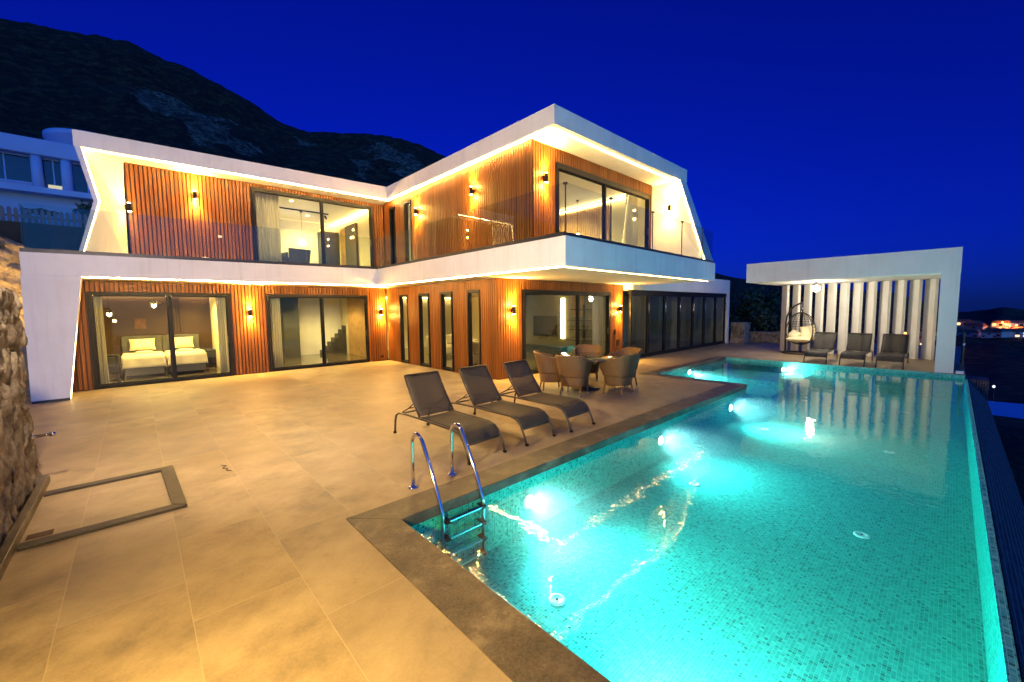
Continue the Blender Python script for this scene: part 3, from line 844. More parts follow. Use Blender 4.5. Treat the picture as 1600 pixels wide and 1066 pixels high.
def slats(x0, y0, u, n, L, z0, z1, p=.09, w=.06, m='slat_in'):
    mb = MB(); u = Vector(u); n = Vector(n); o = Vector((x0,y0))
    for i in range(int(L/p)):
        a = o+u*(i*p); b = o+u*(i*p+w)
        q = [a, b, b+n*.03, a+n*.03]
        mb.hexa([(v.x,v.y,z0) for v in q]+[(v.x,v.y,z1) for v in q])
    return wb(mb, 'interior_slat_panel', M[m], villa)
def curtain(a, b, z0, z1, label, waves=9, amp=.03):
    a = Vector(a); b = Vector(b); u = (b-a); L = u.length; u = u/L; n = Vector((-u.y,u.x))
    mb = MB()
    def fn(s, v):
        p = a+u*(s*L)+n*(amp*math.sin(s*waves*2*PI)*(1-.25*v)+.012*math.sin(s*waves*5.1+3))
        return (p.x-a.x, p.y-a.y, v*(z1-z0))
    mb.grid(fn, waves*10, 4)
    o = mb.build('curtain', M['sheer'], solid=.004); o.location = (a.x,a.y,z0)
    return tag(o, label, 'curtain', 'sheer curtains at the windows')
def downlight(x, y, z, power, spread=150):
    mb = MB(); mb.lathe([(0,-.004),(.05,-.004),(.06,-.001),(0,-.001)], (x,y,z), 14)
    o = wb(mb, 'recessed_light', M['led_in'], villa)
    lamp('SPOT', 'ceiling_beam', (x,y,z-.02), power, WARM2, (x,y,z-1), villa, spot_size=R(spread), spot_blend=.6, shadow_soft_size=.06)
def pendant(x, y, z, zc, r, label, kind='bulb', power=0, col=None):
    t = thing('pendant_lamp', label, 'pendant lamp', (x,y,z))
    mb = MB(); mb.tube([(0,0,r*.9),(0,0,zc-z)], .006, 6); mb.lathe([(0,zc-z-.03),(.05,zc-z-.03),(.05,zc-z-.002),(0,zc-z-.002)], (0,0,0), 12); mb.build('cord', M['black'], t)
    mb = MB(); mb.sphere((0,0,0), r, r, r); mb.build('globe', M[kind], t)
    if power:
        l = lamp('POINT', 'pendant_glow', (0,0,-r-.03), power, col or WARM2, None, None, shadow_soft_size=r); l.parent = t
    return t

# bedroom
room(-1.28,1.95,14.36,17.6,.012,2.42,'cream','brown_panel')
slats(.9,17.56,(1,0),(0,-1),.35,.02,2.4,.07,.04,'brown_panel')
led([(-1.2,17.5,2.40),(1.9,17.5,2.40)], villa, .012, 'cove_light', 'led_in')
downlight(.4,15.5,2.415,ROOM_W*1.0); downlight(1.3,16.4,2.415,ROOM_W*.6)
def bed(x, label):
    t = thing('bed', label, 'bed', (x,15.55,.012), 0, 'single beds side by side')
    mb = MB(); mb.box(-.42,.02,.08,.42,1.96,.34); mb.build('base', M['headboard'], t, bevel=.02)
    mb = MB(); mb.box(-.48,1.965,.05,.48,2.02,1.12); mb.build('headboard', M['headboard'], t, bevel=.015)
    mb = MB(); mb.box(-.44,0,.345,.44,1.955,.60); mb.build('mattress', M['linen'], t, bevel=.05)
    mb = MB()
    def fn(u, v):                       # blanket hanging over the sides and the foot
        x_ = (u-.5)*1.32; y_ = -.34+v*1.75
        ox = max(0, abs(x_)-.46); oy = max(0, -.02-y_)
        z = .625-.0
        px = math.copysign(min(abs(x_), .46+.03*ox), x_); py = max(y_, -.03-.1*oy)
        dz = max(ox, oy)+.12*min(ox, oy)
        return (px+.012*math.sin(9*v+u*3), py+.015*math.sin(u*19)*min(1,oy*5), z-dz+.006*math.sin(u*23)*math.sin(v*17))
    mb.grid(fn, 30, 30); mb.build('blanket', M['linen'], t, solid=.02)
    mb = MB(); mb.pillow((0,1.72,.86), .62, .40, .2, rot=Matrix.Rotation(R(62), 3, 'X')); mb.build('pillow', M['linen'], t)
    mb = MB(); mb.pillow((.03,1.05,.665), .42, .3, .07); mb.build('folded_towel', M['linen'], t)
    return t
bed(.13,'single bed with cream blanket and pillow, left of the two')
bed(1.10,'single bed with cream blanket and pillow, right of the two')
def nightstand(x, y, label):
    t = thing('nightstand', label, 'nightstand', (x,y,.012))
    mb = MB(); mb.box(-.22,-.2,.1,.22,.2,.55); mb.build('cabinet', M['black'], t, bevel=.006)
    mb = MB(); mb.box(-.24,-.22,.552,.24,.22,.58); mb.build('top', M['grey_panel'], t)
    for a in (-.19,.19):
        mb = MB(); mb.box(a-.015,-.18,0,a+.015,.18,.1); mb.build('leg', M['black'], t)
    mb = MB(); mb.box(-.2,-.212,.32,.2,-.201,.53); mb.build('drawer', M['dark'], t)
nightstand(-.62,16.6,'black bedside table at the left of the beds'); nightstand(1.75,17.1,'small dark bedside table right of the beds')
t = thing('writing_table', 'small black table by the bedroom window, left of the beds', 'table', (-.72,15.1,.012))
mb = MB(); mb.box(-.35,-.25,.70,.35,.25,.74); mb.build('tabletop', M['black'], t)
for a, b in ((-.3,-.2),(.3,-.2),(.3,.2),(-.3,.2)):
    mb = MB(); mb.box(a-.02,b-.02,0,a+.02,b+.02,.699); mb.build('leg', M['black'], t)
def crystal(x, y, z, zc, label):
    t = thing('pendant_lamp', label, 'pendant lamp', (x,y,z))
    mb = MB(); mb.tube([(0,0,.14),(0,0,zc-z)], .006, 6); mb.build('cord', M['black'], t)
    mb = MB()
    for k in range(8):
        a = k*PI/4
        mb.tube([(.02*math.cos(a),.02*math.sin(a),.14),(.09*math.cos(a),.09*math.sin(a),.04),(.07*math.cos(a),.07*math.sin(a),-.09)], .008, 5)
    mb.build('wire_shade', M['dark'], t)
    mb = MB()
    for k in range(4): mb.sphere((.035*math.cos(k*PI/2),.035*math.sin(k*PI/2),-.03-.03*(k % 2)), .02, .02, .045)
    mb.build('bulb', M['bulb'], t)
crystal(.44,16.0,2.10,2.415,'wire pendant lamp above the left bed')
crystal(-.52,16.3,1.86,2.415,'cluster of small glowing drops hanging at the left of the bedroom')
curtain((1.76,14.5),(1.93,14.56),.03,2.40,'sheer curtain drawn to the right side of the bedroom window',4)
curtain((-.72,14.5),(-.58,14.56),.03,2.40,'narrow curtain at the left side of the bedroom window',3)
mb = MB(); mb.box(-.02,17.57,1.35,.26,17.598,1.68); o = mb.build('wall_picture', M['art']); tag(o, 'dim orange picture on the brown bedroom wall', 'picture')

# hall with door and stair
room(2.05,6.72,14.36,19.3,.012,2.42,'cream')
downlight(3.6,16.0,2.415,ROOM_W*.8); downlight(5.6,16.6,2.415,ROOM_W*.8)
led([(2.2,19.2,2.39),(6.6,19.2,2.39)], villa, .012, 'cove_light', 'led_in')
mb = MB(); mb.box(4.15,17.3,.013,4.7,17.8,2.415); wb(mb, 'pillar', M['grey_panel'], villa)
mb = MB(); mb.box(4.95,19.24,.015,5.75,19.295,2.13)
dr = wb(mb, 'entrance_door', M['charcoal'], villa)
mb = MB(); mb.box(5.62,19.19,1.0,5.66,19.235,1.3); mb.build('door_handle', M['chrome'], dr)
mb = MB()
for k in range(7): mb.box(5.75+.16*k,17.9,.013+.0,5.75+.16*(k+1)-.003,19.2,.013+.17*(k+1))
wb(mb, 'staircase', M['charcoal'], villa)
slats(6.69,15.2,(0,1),(-1,0),2.4,.02,2.41,.11,.08)
curtain((3.07,14.5),(3.42,14.58),.03,2.40,'sheer curtain at the left side of the hall window',5)

# living room of the wing
room(7.0,12.54,8.2,17.8,.012,2.46,'cream','cream',skip=('l',))
mb = MB(); mb.box(12.50,8.3,.013,12.538,13.4,2.458); wb(mb, 'interior_wall_panel', M['dark_panel'], villa)
mb = MB(); mb.box(12.44,10.75,.73,12.497,12.12,1.53); tv = mb.build('television', M['screen'], bevel=.004); tag(tv, 'wide black television on the grey wall of the living room', 'television')
mb = MB(); mb.box(12.1,10.3,.02,12.495,12.9,.32); o = mb.build('media_cabinet', M['charcoal'], bevel=.006); tag(o, 'low dark cabinet under the television', 'cabinet')
mb = MB(); mb.box(12.46,10.44,.65,12.498,10.60,2.23); wb(mb, 'light_slot', M['led_in'], villa)
slats(12.497,9.5,(0,1),(-1,0),.7,1.5,2.44,.09,.05)
sh = thing('wall_shelf', 'open shelves with thin boards beside the television', 'shelf', (12.32,9.5,.02))
for k, z in enumerate((.6,1.0,1.35,1.75)):
    mb = MB(); mb.box(-.16,-.75+.12*k,z,.17,.55-.1*(k % 2),z+.035); mb.build('board', M['charcoal'], sh)
mb = MB(); mb.box(.1,-.05,.3,.17,.0,1.95); mb.build('upright', M['charcoal'], sh)
for x, y in ((8.0,9.6),(10.6,9.2),(7.8,12.2),(10.4,14.2),(8.0,15.2)): downlight(x,y,2.455,ROOM_W*(.3 if y < 11 else .7))
led([(7.1,17.7,2.43),(12.5,17.7,2.43)], villa, .012, 'cove_light', 'led_in')
curtain((11.6,8.45),(12.3,8.5),.03,2.42,'sheer curtain at the right of the dining window',5)
curtain((7.87,8.42),(8.0,8.46),.03,2.42,'sliver of curtain at the left of the dining window',2)
def sofa(x, y, rz, label):
    t = thing('sofa', label, 'sofa', (x,y,.013), rz)
    mb = MB(); mb.box(-.95,-.42,.1,.95,.42,.42); mb.build('base', M['sofa'], t, bevel=.05)
    mb = MB(); mb.box(-.95,.24,.43,.95,.45,.82); mb.build('backrest', M['sofa'], t, bevel=.06)
    for s in (-1,1):
        mb = MB(); mb.box(s*.95-.1,-.42,.43,s*.95+.1,.235,.62); mb.build('armrest', M['sofa'], t, bevel=.05)
        mb = MB(); mb.pillow((s*.45,.1,.62), .5,.45,.16, rot=Matrix.Rotation(R(65),3,'X')); mb.build('cushion', M['linen'], t)
    for a, b in ((-.85,-.35),(.85,-.35),(.85,.35),(-.85,.35)):
        mb = MB(); mb.box(a-.03,b-.03,0,a+.03,b+.03,.099); mb.build('leg', M['black'], t)
sofa(8.3,10.4,PI/2,'beige sofa behind the slit windows'); sofa(9.3,13.6,0,'beige sofa deep in the living room')
pendant(8.7,12.3,1.95,2.45,.09,'small glowing globe over the living room seats','bulb')

# upper bedroom on the left
room(2.5,6.72,14.36,19.2,3.2,5.63,'cream','linen')
slats(4.55,19.16,(1,0),(0,-1),1.05,3.25,5.4,.1,.07)
mb = MB(); mb.box(5.95,18.2,3.21,6.7,18.9,5.2); wb(mb, 'wardrobe', M['charcoal'], villa)
mb = MB(); mb.box(6.62,16.2,3.21,6.71,17.3,5.3); wb(mb, 'dark_wall_panel', M['grey_panel'], villa)
slats(6.70,17.4,(0,1),(-1,0),.7,3.25,5.3,.1,.07)
led([(6.62,14.5,5.58),(6.62,19.0,5.58)], villa, .02, 'cove_light', 'led_in'); led([(2.6,19.1,5.5),(6.6,19.1,5.5)], villa, .02, 'cove_light', 'led_in')
t = thing('track_light', 'thin black ceiling track with a small spot in the upper room', 'track light', (4.95,16.75,5.60))
mb = MB(); mb.box(-.85,-.02,-.02,.85,.02,.02); mb.build('track', M['black'], t)
for xx in (.72,):
    mb = MB(); mb.tube([(xx,0,-.02),(xx,0,-.08)], .008, 6); mb.tube([(xx,0,-.08),(xx+.03,-.06,-.2)], .035, 10); mb.build('spot', M['black'], t)
downlight(4.2,15.6,5.625,ROOM_W*1.2); downlight(5.3,17.6,5.625,ROOM_W*1.0)
pendant(4.88,17.0,4.46,5.62,.11,'glowing globe pendant in the upper left room','globe',12)
curtain((2.86,14.5),(3.55,14.58),3.22,5.6,'sheer curtain at the left side of the upper left window',8)
t = thing('armchair', 'dark grey armchair just inside the upper left window', 'armchair', (4.08,15.2,3.205), R(12))
mb = MB(); mb.box(-.32,-.3,.16,.32,.32,.42); mb.build('seat', M['headboard'], t, bevel=.04)
mb = MB(); mb.hexa([(-.33,-.36,.2),(.33,-.36,.2),(.33,-.29,.2),(-.33,-.29,.2),(-.36,-.44,.70),(.36,-.44,.70),(.36,-.36,.70),(-.36,-.36,.70)]); mb.build('backrest', M['headboard'], t, bevel=.02)
for s in (-1,1):
    mb = MB(); mb.box(s*.35-.03,-.28,.2,s*.35+.03,.3,.58); mb.build('armrest', M['headboard'], t, bevel=.02)
for a, b in ((-.28,-.26),(.28,-.26),(.28,.28),(-.28,.28)):
    mb = MB(); mb.box(a-.02,b-.02,0,a+.02,b+.02,.159); mb.build('leg', M['black'], t)

# upper front room
room(7.0,12.38,6.85,12.6,3.2,5.60,'cream','cream')
slats(12.36,8.3,(0,1),(-1,0),4.2,3.25,5.42,.1,.07)
slats(7.9,12.57,(1,0),(0,-1),4.4,3.25,5.42,.1,.07)
led([(12.3,7.2,5.50),(12.3,12.5,5.50)], villa, .018, 'cove_light', 'led_in'); 
downlight(9.2,8.6,5.595,ROOM_W*1.7); downlight(11.2,10.2,5.595,ROOM_W*1.5)
pendant(11.6,9.1,4.35,5.59,.10,'glowing globe pendant behind the balcony window','globe',10)
curtain((7.8,7.0),(8.25,7.06),3.22,5.55,'sheer curtain at the left of the big balcony window',6)
curtain((11.3,7.0),(12.05,7.06),3.22,5.55,'sheer curtain gathered at the right of the big balcony window',9)

# small fittings on the outside walls
def fit(name, loc, n, w, h, dd, mat, label, cat):
    t = Vector((-n[1], n[0]))
    mb = MB(); mb.obox((n[0]*dd/2,n[1]*dd/2), (t.x,t.y), w/2, dd/2, -h/2, h/2)
    o = mb.build(name, M[mat], bevel=.004); o.location = loc; tag(o, label, cat)
fit('socket', (1.92,14.2,3.98), (0,-1), .09,.06,.03,'plastic_white','small white socket on the upper battens, right of the wall lamp','socket')
fit('junction_box', (1.55,14.2,3.33), (0,-1), .16,.09,.05,'plastic_white','white box low on the upper battens above the balcony edge','box')
fit('intercom', (12.22,7.96,1.0), (0,-1), .08,.17,.03,'black','small black door panel on the battens by the dining window','intercom')
fit('switch_box', (12.40,7.96,.62), (0,-1), .14,.22,.04,'wood_back','brown box on the battens below the door panel','box')
fit('socket', (6.60,14.2,.16), (0,-1), .1,.07,.03,'black','small dark socket at the foot of the inner corner','socket')

# ------------------------------------------------------------------ glass annex
ax = thing('glass_annex', 'single storey annex with dark sliding glass doors under a white band', 'annex', (17.2,7.75,0))
mb = MB(); mb.box(12.8,7.62,2.46,21.86,12,3.12); wb(mb, 'roof', M['render'], ax)
mb = MB(); mb.box(21.62,7.62,.0,21.86,12,2.459); wb(mb, 'end_wall', M['render'], ax)
mb = MB(); mb.box(12.8,11.8,0,21.6,11.95,2.455); wb(mb, 'back_wall', M['cream'], ax)
mb = MB(); mb.box(12.8,7.76,.001,21.6,11.79,.012); wb(mb, 'floor', M['floor_in'], ax)
mxs = [12.82,14.05,15.35,16.6,17.9,19.1,20.4,21.6]
mb = MB(); mb.box(12.8,7.68,2.33,21.61,7.8,2.458); mb.box(12.8,7.68,.002,21.61,7.8,.06)
wb(mb, 'door_track', M['black'], ax)
for a, b in zip(mxs, mxs[1:]):
    mb = MB()
    mb.box(a+.003,7.70,.062,a+.075,7.78,2.328); mb.box(b-.075,7.70,.062,b-.003,7.78,2.328)
    mb.box(a+.076,7.70,.062,b-.076,7.78,.13); mb.box(a+.076,7.70,2.26,b-.076,7.78,2.328)
    fr = wb(mb, 'sliding_door', M['black'], ax)
    mb = MB(); mb.box(a+.077,7.735,.131,b-.077,7.745,2.259); mb.build('pane', M['tint_glass'], fr)
    mb = MB(); mb.tube([(b-.04,7.69,1.62),(b-.04,7.66,1.66),(b-.04,7.66,1.98),(b-.04,7.69,2.02)], .013, 8); mb.build('handle', M['chrome'], fr)
curtain((14.5,8.1),(15.0,8.2),.03,2.4,'pale curtain panel at the left in the dark glass annex',5)
curtain((15.6,8.1),(16.1,8.2),.03,2.4,'second pale curtain panel in the dark glass annex',5)

# ------------------------------------------------------------------ white pergola at the far end of the pool
pg = thing('pergola', 'white flat roofed pergola with a screen of upright fins', 'pergola', (17.6,2.4,0))
mb = MB(); mb.box(15.77,-.085,2.655,19.75,4.97,3.30); wb(mb, 'roof', M['render'], pg)
mb = MB(); mb.box(15.78,-.08,0,19.70,.27,2.654); wb(mb, 'side_wall', M['render'], pg)
a0 = R(38)
for k in range(12):
    y = 4.62-k*(4.62-.52)/11
    mb = MB(); mb.obox((19.3,y), (math.cos(a0), math.sin(a0)), .205, .045, .001, 2.653)
    wb(mb, 'fin', M['render'], pg)
pendant(17.4,3.27,2.42,2.65,.11,'round white globe lamp hanging under the pergola roof','globe',PERG_W,(1,.86,.64))

# ------------------------------------------------------------------ loungers
def make_lounger():
    t = thing('sun_lounger', '', 'sun lounger', (0,0,0), 0, 'brown mesh sun loungers')
    w = .29
    def zprof(y):      # seat line
        return .36
    # side rails: leg at the foot, curve, seat, rear leg
    side = [(.0,.0),(.05,.14),(.115,.26),(.19,.325),(.30,.352),(.7,.352),(1.12,.352),(1.45,.345),(1.66,.33),(1.74,.29),(1.775,.2),(1.80,0)]
    for s in (-1, 1):
        mb = MB(); mb.tube([(s*w,y,z) for y, z in side], .015, 10); mb.build('side_rail', M['seat_tube'], t)
        mb = MB(); mb.tube([(s*(w-.005),1.10,.37),(s*(w-.005),1.3,.62),(s*(w-.005),1.47,.90)], .014, 10)
        sr = mb.build('back_rail', M['seat_tube'], t)
        mb = MB(); mb.tube([(s*(w-.04),1.26,.555),(s*(w-.03),1.42,.44),(s*(w-.02),1.60,.35)], .009, 8); mb.build('prop', M['seat_tube'], sr)
        mb = MB(); mb.box(s*w-.018,-.018,0,s*w+.018,.018,.03); mb.box(s*w-.018,1.785,0,s*w+.018,1.82,.03); mb.build('foot_cap', M['black'], t)
    mb = MB()
    for y, z in ((.09,.2),(1.08,.345),(1.60,.335)): mb.tube([(-w,y,z),(w,y,z)], .012, 8)
    mb.tube([(-w+.03,1.42,.44),(w-.03,1.42,.44)], .009, 8)
    mb.build('cross_bar', M['seat_tube'], t)
    mb = MB(); mb.tube([(-w+.005,1.47,.90),(-w+.03,1.475,.908),(w-.03,1.475,.908),(w-.005,1.47,.90)], .014, 8); mb.build('top_bar', M['seat_tube'], t)
    # textile: seat with its rounded front apron, and back with slight sag
    sp_ = [(.085,.20),(.12,.275),(.19,.335),(.30,.362),(.6,.35),(.9,.352),(1.09,.366)]
    def seat(u, v):
        k = v*(len(sp_)-1); i = min(int(k), len(sp_)-2); f = k-i
        y = sp_[i][0]*(1-f)+sp_[i+1][0]*f; z = sp_[i][1]*(1-f)+sp_[i+1][1]*f
        sag = .014*(1-(2*u-1)**2)
        return ((u-.5)*2*(w-.006), y, z-sag+.006)
    mb = MB(); mb.grid(seat, 8, 24); mb.build('seat', M['textile'], t, solid=.006)
    def back(u, v):
        y = 1.105+v*.365; z = .375+v*.53
        sag = .03*(1-(2*u-1)**2)*(.5+.5*v)
        return ((u-.5)*2*(w-.012), y+sag*.8, z-sag*.3*(1 if v > .8 else 1))
    mb = MB(); mb.grid(back, 8, 14); mb.build('backrest', M['textile'], t, solid=.006)
    return t
L1 = make_lounger()
L1['label'] = 'brown mesh lounger nearest the pool ladder'
L1.location = (3.115,3.84,0.001); L1.rotation_euler = (0,0,R(1.5))
dup(L1, (4.067,3.83,.001), R(2.0), 'brown mesh lounger in the middle of the near row of three')
dup(L1, (4.965,3.79,.001), R(1.5), 'brown mesh lounger nearest the dining table')
dup(L1, (15.85,2.93,.001), R(-90), 'brown mesh lounger beside the hanging egg chair')
dup(L1, (15.86,2.02,.001), R(-90), 'middle lounger of the row under the pergola')
dup(L1, (15.87,1.18,.001), R(-90), 'brown mesh lounger nearest the right wall of the pergola')

# ------------------------------------------------------------------ dining set
tb = thing('dining_table', 'round table with a dark glossy glass top on a steel pedestal', 'table', (7.52,5.66,.001))
mb = MB(); mb.lathe([(0,.725),(.84,.725),(.86,.733),(.86,.742),(.85,.75),(0,.75)], (0,0,0), 48); mb.build('tabletop', M['table_glass'], tb)
mb = MB(); mb.lathe([(0,.0),(.32,.0),(.32,.02),(.06,.05),(.055,.68),(.2,.722),(0,.722)], (0,0,0), 24); mb.build('pedestal', M['dark'], tb)
mb = MB(); mb.lathe([(0,.752),(.07,.752),(.075,.775),(.07,.775),(.06,.76),(0,.758)], (.05,.1,0), 18); o = mb.build('ashtray', M['wicker']); o.location = tb.location; tag(o, 'small brown dish on the glass table', 'dish')

def make_chair():
    t = thing('wicker_chair', '', 'chair', (0,0,0), 0, 'rattan tub chairs round the dining table')
    # local: back towards -y, sitter looks to +y
    def plan(th, k):                    # th from the back (-y), superellipse plan
        e = .62
        c, s = math.cos(th), math.sin(th)
        return Vector((math.copysign(abs(s)**e, s)*.285*k, -math.copysign(abs(c)**e, c)*.27*k))
    mb = MB()
    for sgn, off in ((1,0),):
        N = 40
        rings = []
        for z, k in ((.205,.90),(.22,.93),(.30,.95),(.40,.985),(.42,.99)):
            rings.append([mb.bm.verts.new((*plan(2*PI*i/N, k), z)) for i in range(N)])
        for A, B in zip(rings, rings[1:]):
            for i in range(N):
                mb.bm.faces.new((A[i], A[(i+1) % N], B[(i+1) % N], B[i])).smooth = True
        mb.bm.faces.new(rings[-1]); mb.bm.faces.new(rings[0][::-1])
    mb.build('seat', M['wicker'], t)
    mb = MB()
    span = R(148)
    def top(th):
        a = abs(th)/span
        return .85-.20*max(0, min(1, (a-.30)/.55))**1.1-.10*max(0, (a-.86)/.14)
    def shell(u, v):
        th = (u-.5)*2*span
        z = .405+(top(th)-.405)*v
        p = plan(th, .985+.17*v+.05*v*v)
        return (p.x, p.y-.05*v*max(0, math.cos(th)), z)
    mb.grid(shell, 44, 12); mb.build('backrest', M['wicker'], t, solid=.035)
    mb = MB(); mb.tube([Vector(shell(i/44, 1.0))+Vector((0,0,.004)) for i in range(45)], .024, 10); mb.build('rim', M['wicker'], t)
    mb = MB(); mb.pillow((0,.01,.445), .46,.44,.09); mb.build('cushion', M['headboard'], t)
    for a, b in ((-.21,-.2),(.21,-.2),(.21,.2),(-.21,.2)):
        mb = MB(); mb.tube([(a*.98,b*.98,.21),(a*1.1,b*1.1,.03)], [.02,.015], 8)
        lg = mb.build('leg', M['wicker'], t)
        mb = MB(); mb.lathe([(0,0),(.02,0),(.021,.02),(.016,.032),(0,.032)], (a*1.1,b*1.1,0), 10); mb.build('foot_cap', M['chrome'], lg)
    return t
cxy = Vector((7.52,5.66))
C1 = make_chair()
def put(o, deg, r, label):
    a = R(deg); p = cxy+Vector((math.cos(a), math.sin(a)))*r
    o.location = (p.x,p.y,.001); o.rotation_euler = (0,0,a+PI/2); o['label'] = label
put(C1, 141, .80, 'rattan tub chair on the left of the table, turned to the house corner')
put(dup(C1), 198, .74, 'rattan tub chair on the near left of the table, back to the loungers')
put(dup(C1), 272, .84, 'rattan tub chair on the near right of the table, back to the pool')
put(dup(C1), 338, 1.02, 'rattan tub chair on the right of the table, towards the far pool bay')
put(dup(C1), 34, 1.15, 'rattan tub chair behind the table, by the dining window')

# ------------------------------------------------------------------ hanging egg chair
eg = thing('hanging_chair', 'woven egg chair with cream cushions hanging from a curved stand', 'egg chair', (18.55,3.92,.001), R(-8))
# local: opening faces -x
mb = MB()
mb.tube([(-.0,.56,.03),(.12,.54,.03)], .03, 10)
pole = [(.15,.54,.03),(.15,.55,.6),(.14,.55,1.15),(.12,.51,1.42),(.09,.40,1.66),(.05,.24,1.82),(.0,.02,1.93),(.0,-.04,1.95)]
mb.tube(pole, .032, 12); mb.build('stand_pole', M['seat_tube'], eg)
mb = MB(); mb.tube([(.15+.0+.52*math.cos(a)-.1,.02+.56*math.sin(a),.03) for a in [k*2*PI/24 for k in range(24)]], .025, 8, closed=True); mb.build('stand_base', M['seat_tube'], eg)
mb = MB(); mb.tube([(0,-.02,1.94),(0,-.02,1.575)], .008, 6)
for k in range(9): mb.sphere((0,-.02,1.60+k*.035), .014, .014, .018, nu=8, nv=6)
mb.build('chain', M['chrome'], eg)
def egg(th, ph):          # th 0 bottom .. PI top; ph around, opening at ph = PI (-x)
    z = .97-.60*math.cos(th)
    wd = .50*math.sin(th)**.85*(1.06-.14*(1-math.cos(th))/1)
    return Vector((wd*.86*math.cos(ph), -.02+wd*math.sin(ph)*1.02, z))
mb = MB()
rim = []
for k in range(40):
    a = 2*PI*k/40
    th = PI/2-1.48*math.cos(a)*-1; 
    rim.append(None)
oa = R(112)               # half angle of the woven part
for ph in [(-oa+2*oa*k/12) for k in range(13)]:
    mb.tube([egg(.06+k*(PI-.12)/22, ph) for k in range(23)], .0075, 5)
for j in range(1, 17):
    th = .1+j*(PI-.2)/17
    mb.tube([egg(th, -oa+2*oa*k/24) for k in range(25)], .0065, 5)
mb.build('basket', M['seat_tube'], eg)
mb = MB()
edge = [egg(.05+k*(PI-.1)/20, -oa) for k in range(21)]+[egg(PI-.05-k*(PI-.1)/20, oa) for k in range(21)]
mb.tube(edge, .021, 8, closed=True); mb.build('rim', M['seat_tube'], eg)
mb = MB(); mb.pillow((-.02,-.02,.56), .62,.82,.2); mb.build('seat_cushion', M['cushion'], eg)
mb = MB(); mb.pillow((.20,-.18,.80), .62,.52,.2, rot=Matrix.Rotation(R(-62),3,'Y') @ Matrix.Rotation(R(14),3,'Z')); mb.build('back_cushion', M['cushion'], eg)
mb = MB(); mb.pillow((.10,.24,.71), .40,.40,.17, rot=Matrix.Rotation(R(-50),3,'Y') @ Matrix.Rotation(R(-25),3,'Z')); mb.build('back_cushion', M['cushion'], eg)

# ------------------------------------------------------------------ stone walls
def rough_wall(name, label, x0, y0, x1, y1, z0, z1, mat, amp=.05, seed=0, cell=4.2, step=.035, ztop=None):
    """rubble wall block with an uneven face"""
    mb = MB()
    def put_face(fn, nu, nv): mb.grid(fn, nu, nv, smooth=True)
    def dis(p, k):
        q = Vector((p[0], p[1], p[2]*1.1))+Vector((seed,0,0))
        q += noise.noise_vector(q*2.1)*.10
        f, pts = noise.voronoi(q*cell)
        groove = min(1, (f[1]-f[0])*4.5)
        tilt = (q*cell-pts[0]).dot(noise.noise_vector(pts[0]*7.3))          # every stone has its own broken face
        return ((groove-.7)*.55+noise.noise(pts[0]*5.7)*.9+tilt*.9+noise.noise(q*11)*.28+noise.noise(q*27)*.16)*amp*k
    zt = (lambda x, y: z1) if ztop is None else ztop
    def pt(x, y, v):
        z = z0+(zt(x,y)-z0)*v
        return Vector((x+dis((x,y,z),1), y+dis((x+7,y,z),1), z+(dis((x,y+5,z),.6) if v > .9 else 0)))
    per = [(x0,y0,x1,y0),(x1,y0,x1,y1),(x1,y1,x0,y1),(x0,y1,x0,y0)]
    H = zt((x0+x1)/2,(y0+y1)/2)-z0
    for a, b, c, d_ in per:
        L = math.hypot(c-a, d_-b)
        put_face(lambda u, v: pt(a+(c-a)*u, b+(d_-b)*u, v), max(2, int(L/step)), max(2, int(H/step)))
    put_face(lambda u, v: pt(x0+(x1-x0)*u, y0+(y1-y0)*v, 1), max(2, int(abs(x1-x0)/step)), max(2, int(abs(y1-y0)/step)))
    o = mb.build(name, M[mat], weld=True)
    return tag(o, label, 'stone wall')
rough_wall('stone_wall', 'rough rubble stone wall along the left side of the terrace', -1.35,-1.5,-.89,6.72,0,2.09,'stone',.05,0)
rough_wall('retaining_wall', 'tall warmly lit stone retaining wall left of the house', -9,15.4,-1.7,16.6,-.3,3.0,'stone_pale',.08,3,step=.09, ztop=lambda x, y: 3.42+.85*min(1.0, (-1.7-x)*.75))
mb = MB(); mb.box(-.86,-3.4,.001,-.80,6.74,.085); o = mb.build('wall_skirting', M['coping'], bevel=.004); tag(o, 'low dark stone skirting at the foot of the rubble wall', 'skirting')
sp_ = thing('wall_tap', 'short metal spout sticking out of the rubble wall', 'tap', (-.86,6.45,.58))
mb = MB(); mb.tube([(0,0,0),(.10,0,0),(.12,0,0)], .016, 10); mb.tube([(.12,0,0),(.17,0,0)], .024, 10); mb.build('spout', M['chrome'], sp_)
mb = MB(); mb.lathe([(0,0),(.03,0),(.03,.006),(0,.008)], (0,0,0), 14); o = mb.build('flange', M['chrome'], sp_); o.rotation_euler = (0,PI/2,0)
# lamp on the rubble wall, just left of the view, and a second one farther back: they light the terrace
def wall_flood(y, z, arm, power, label, col, aim, size, blend):
    t = thing('bulkhead_lamp', label, 'wall lamp', (-.86,y,z))
    mb = MB(); mb.tube([(0,0,0),(arm,0,0)], .018, 8); mb.build('arm', M['black'], t)
    mb = MB(); mb.box(arm-.03,-.09,-.09,arm+.03,.09,.09); mb.build('housing', M['black'], t, bevel=.01)
    mb = MB(); mb.box(arm+.031,-.07,-.07,arm+.05,.07,.07); mb.build('lens', M['lens'], t)
    l = lamp('SPOT', 'bulkhead_beam', (arm+.10,0,0), power, col, (arm+.1+aim[0],aim[1],aim[2]), None, spot_size=R(size), spot_blend=blend, shadow_soft_size=.07); l.parent = t
wall_flood(4.15,2.85,.10,FLOOD_W,'square lamp on top of the rubble wall beside the floor hatch',(1,.73,.45),(.8,1,-.02),165,1.0)
wall_flood(1.3,1.5,.05,290,'square lamp on the rubble wall beside the viewer',(1,.66,.17),(1.2,.9,-.9),140,1.0)
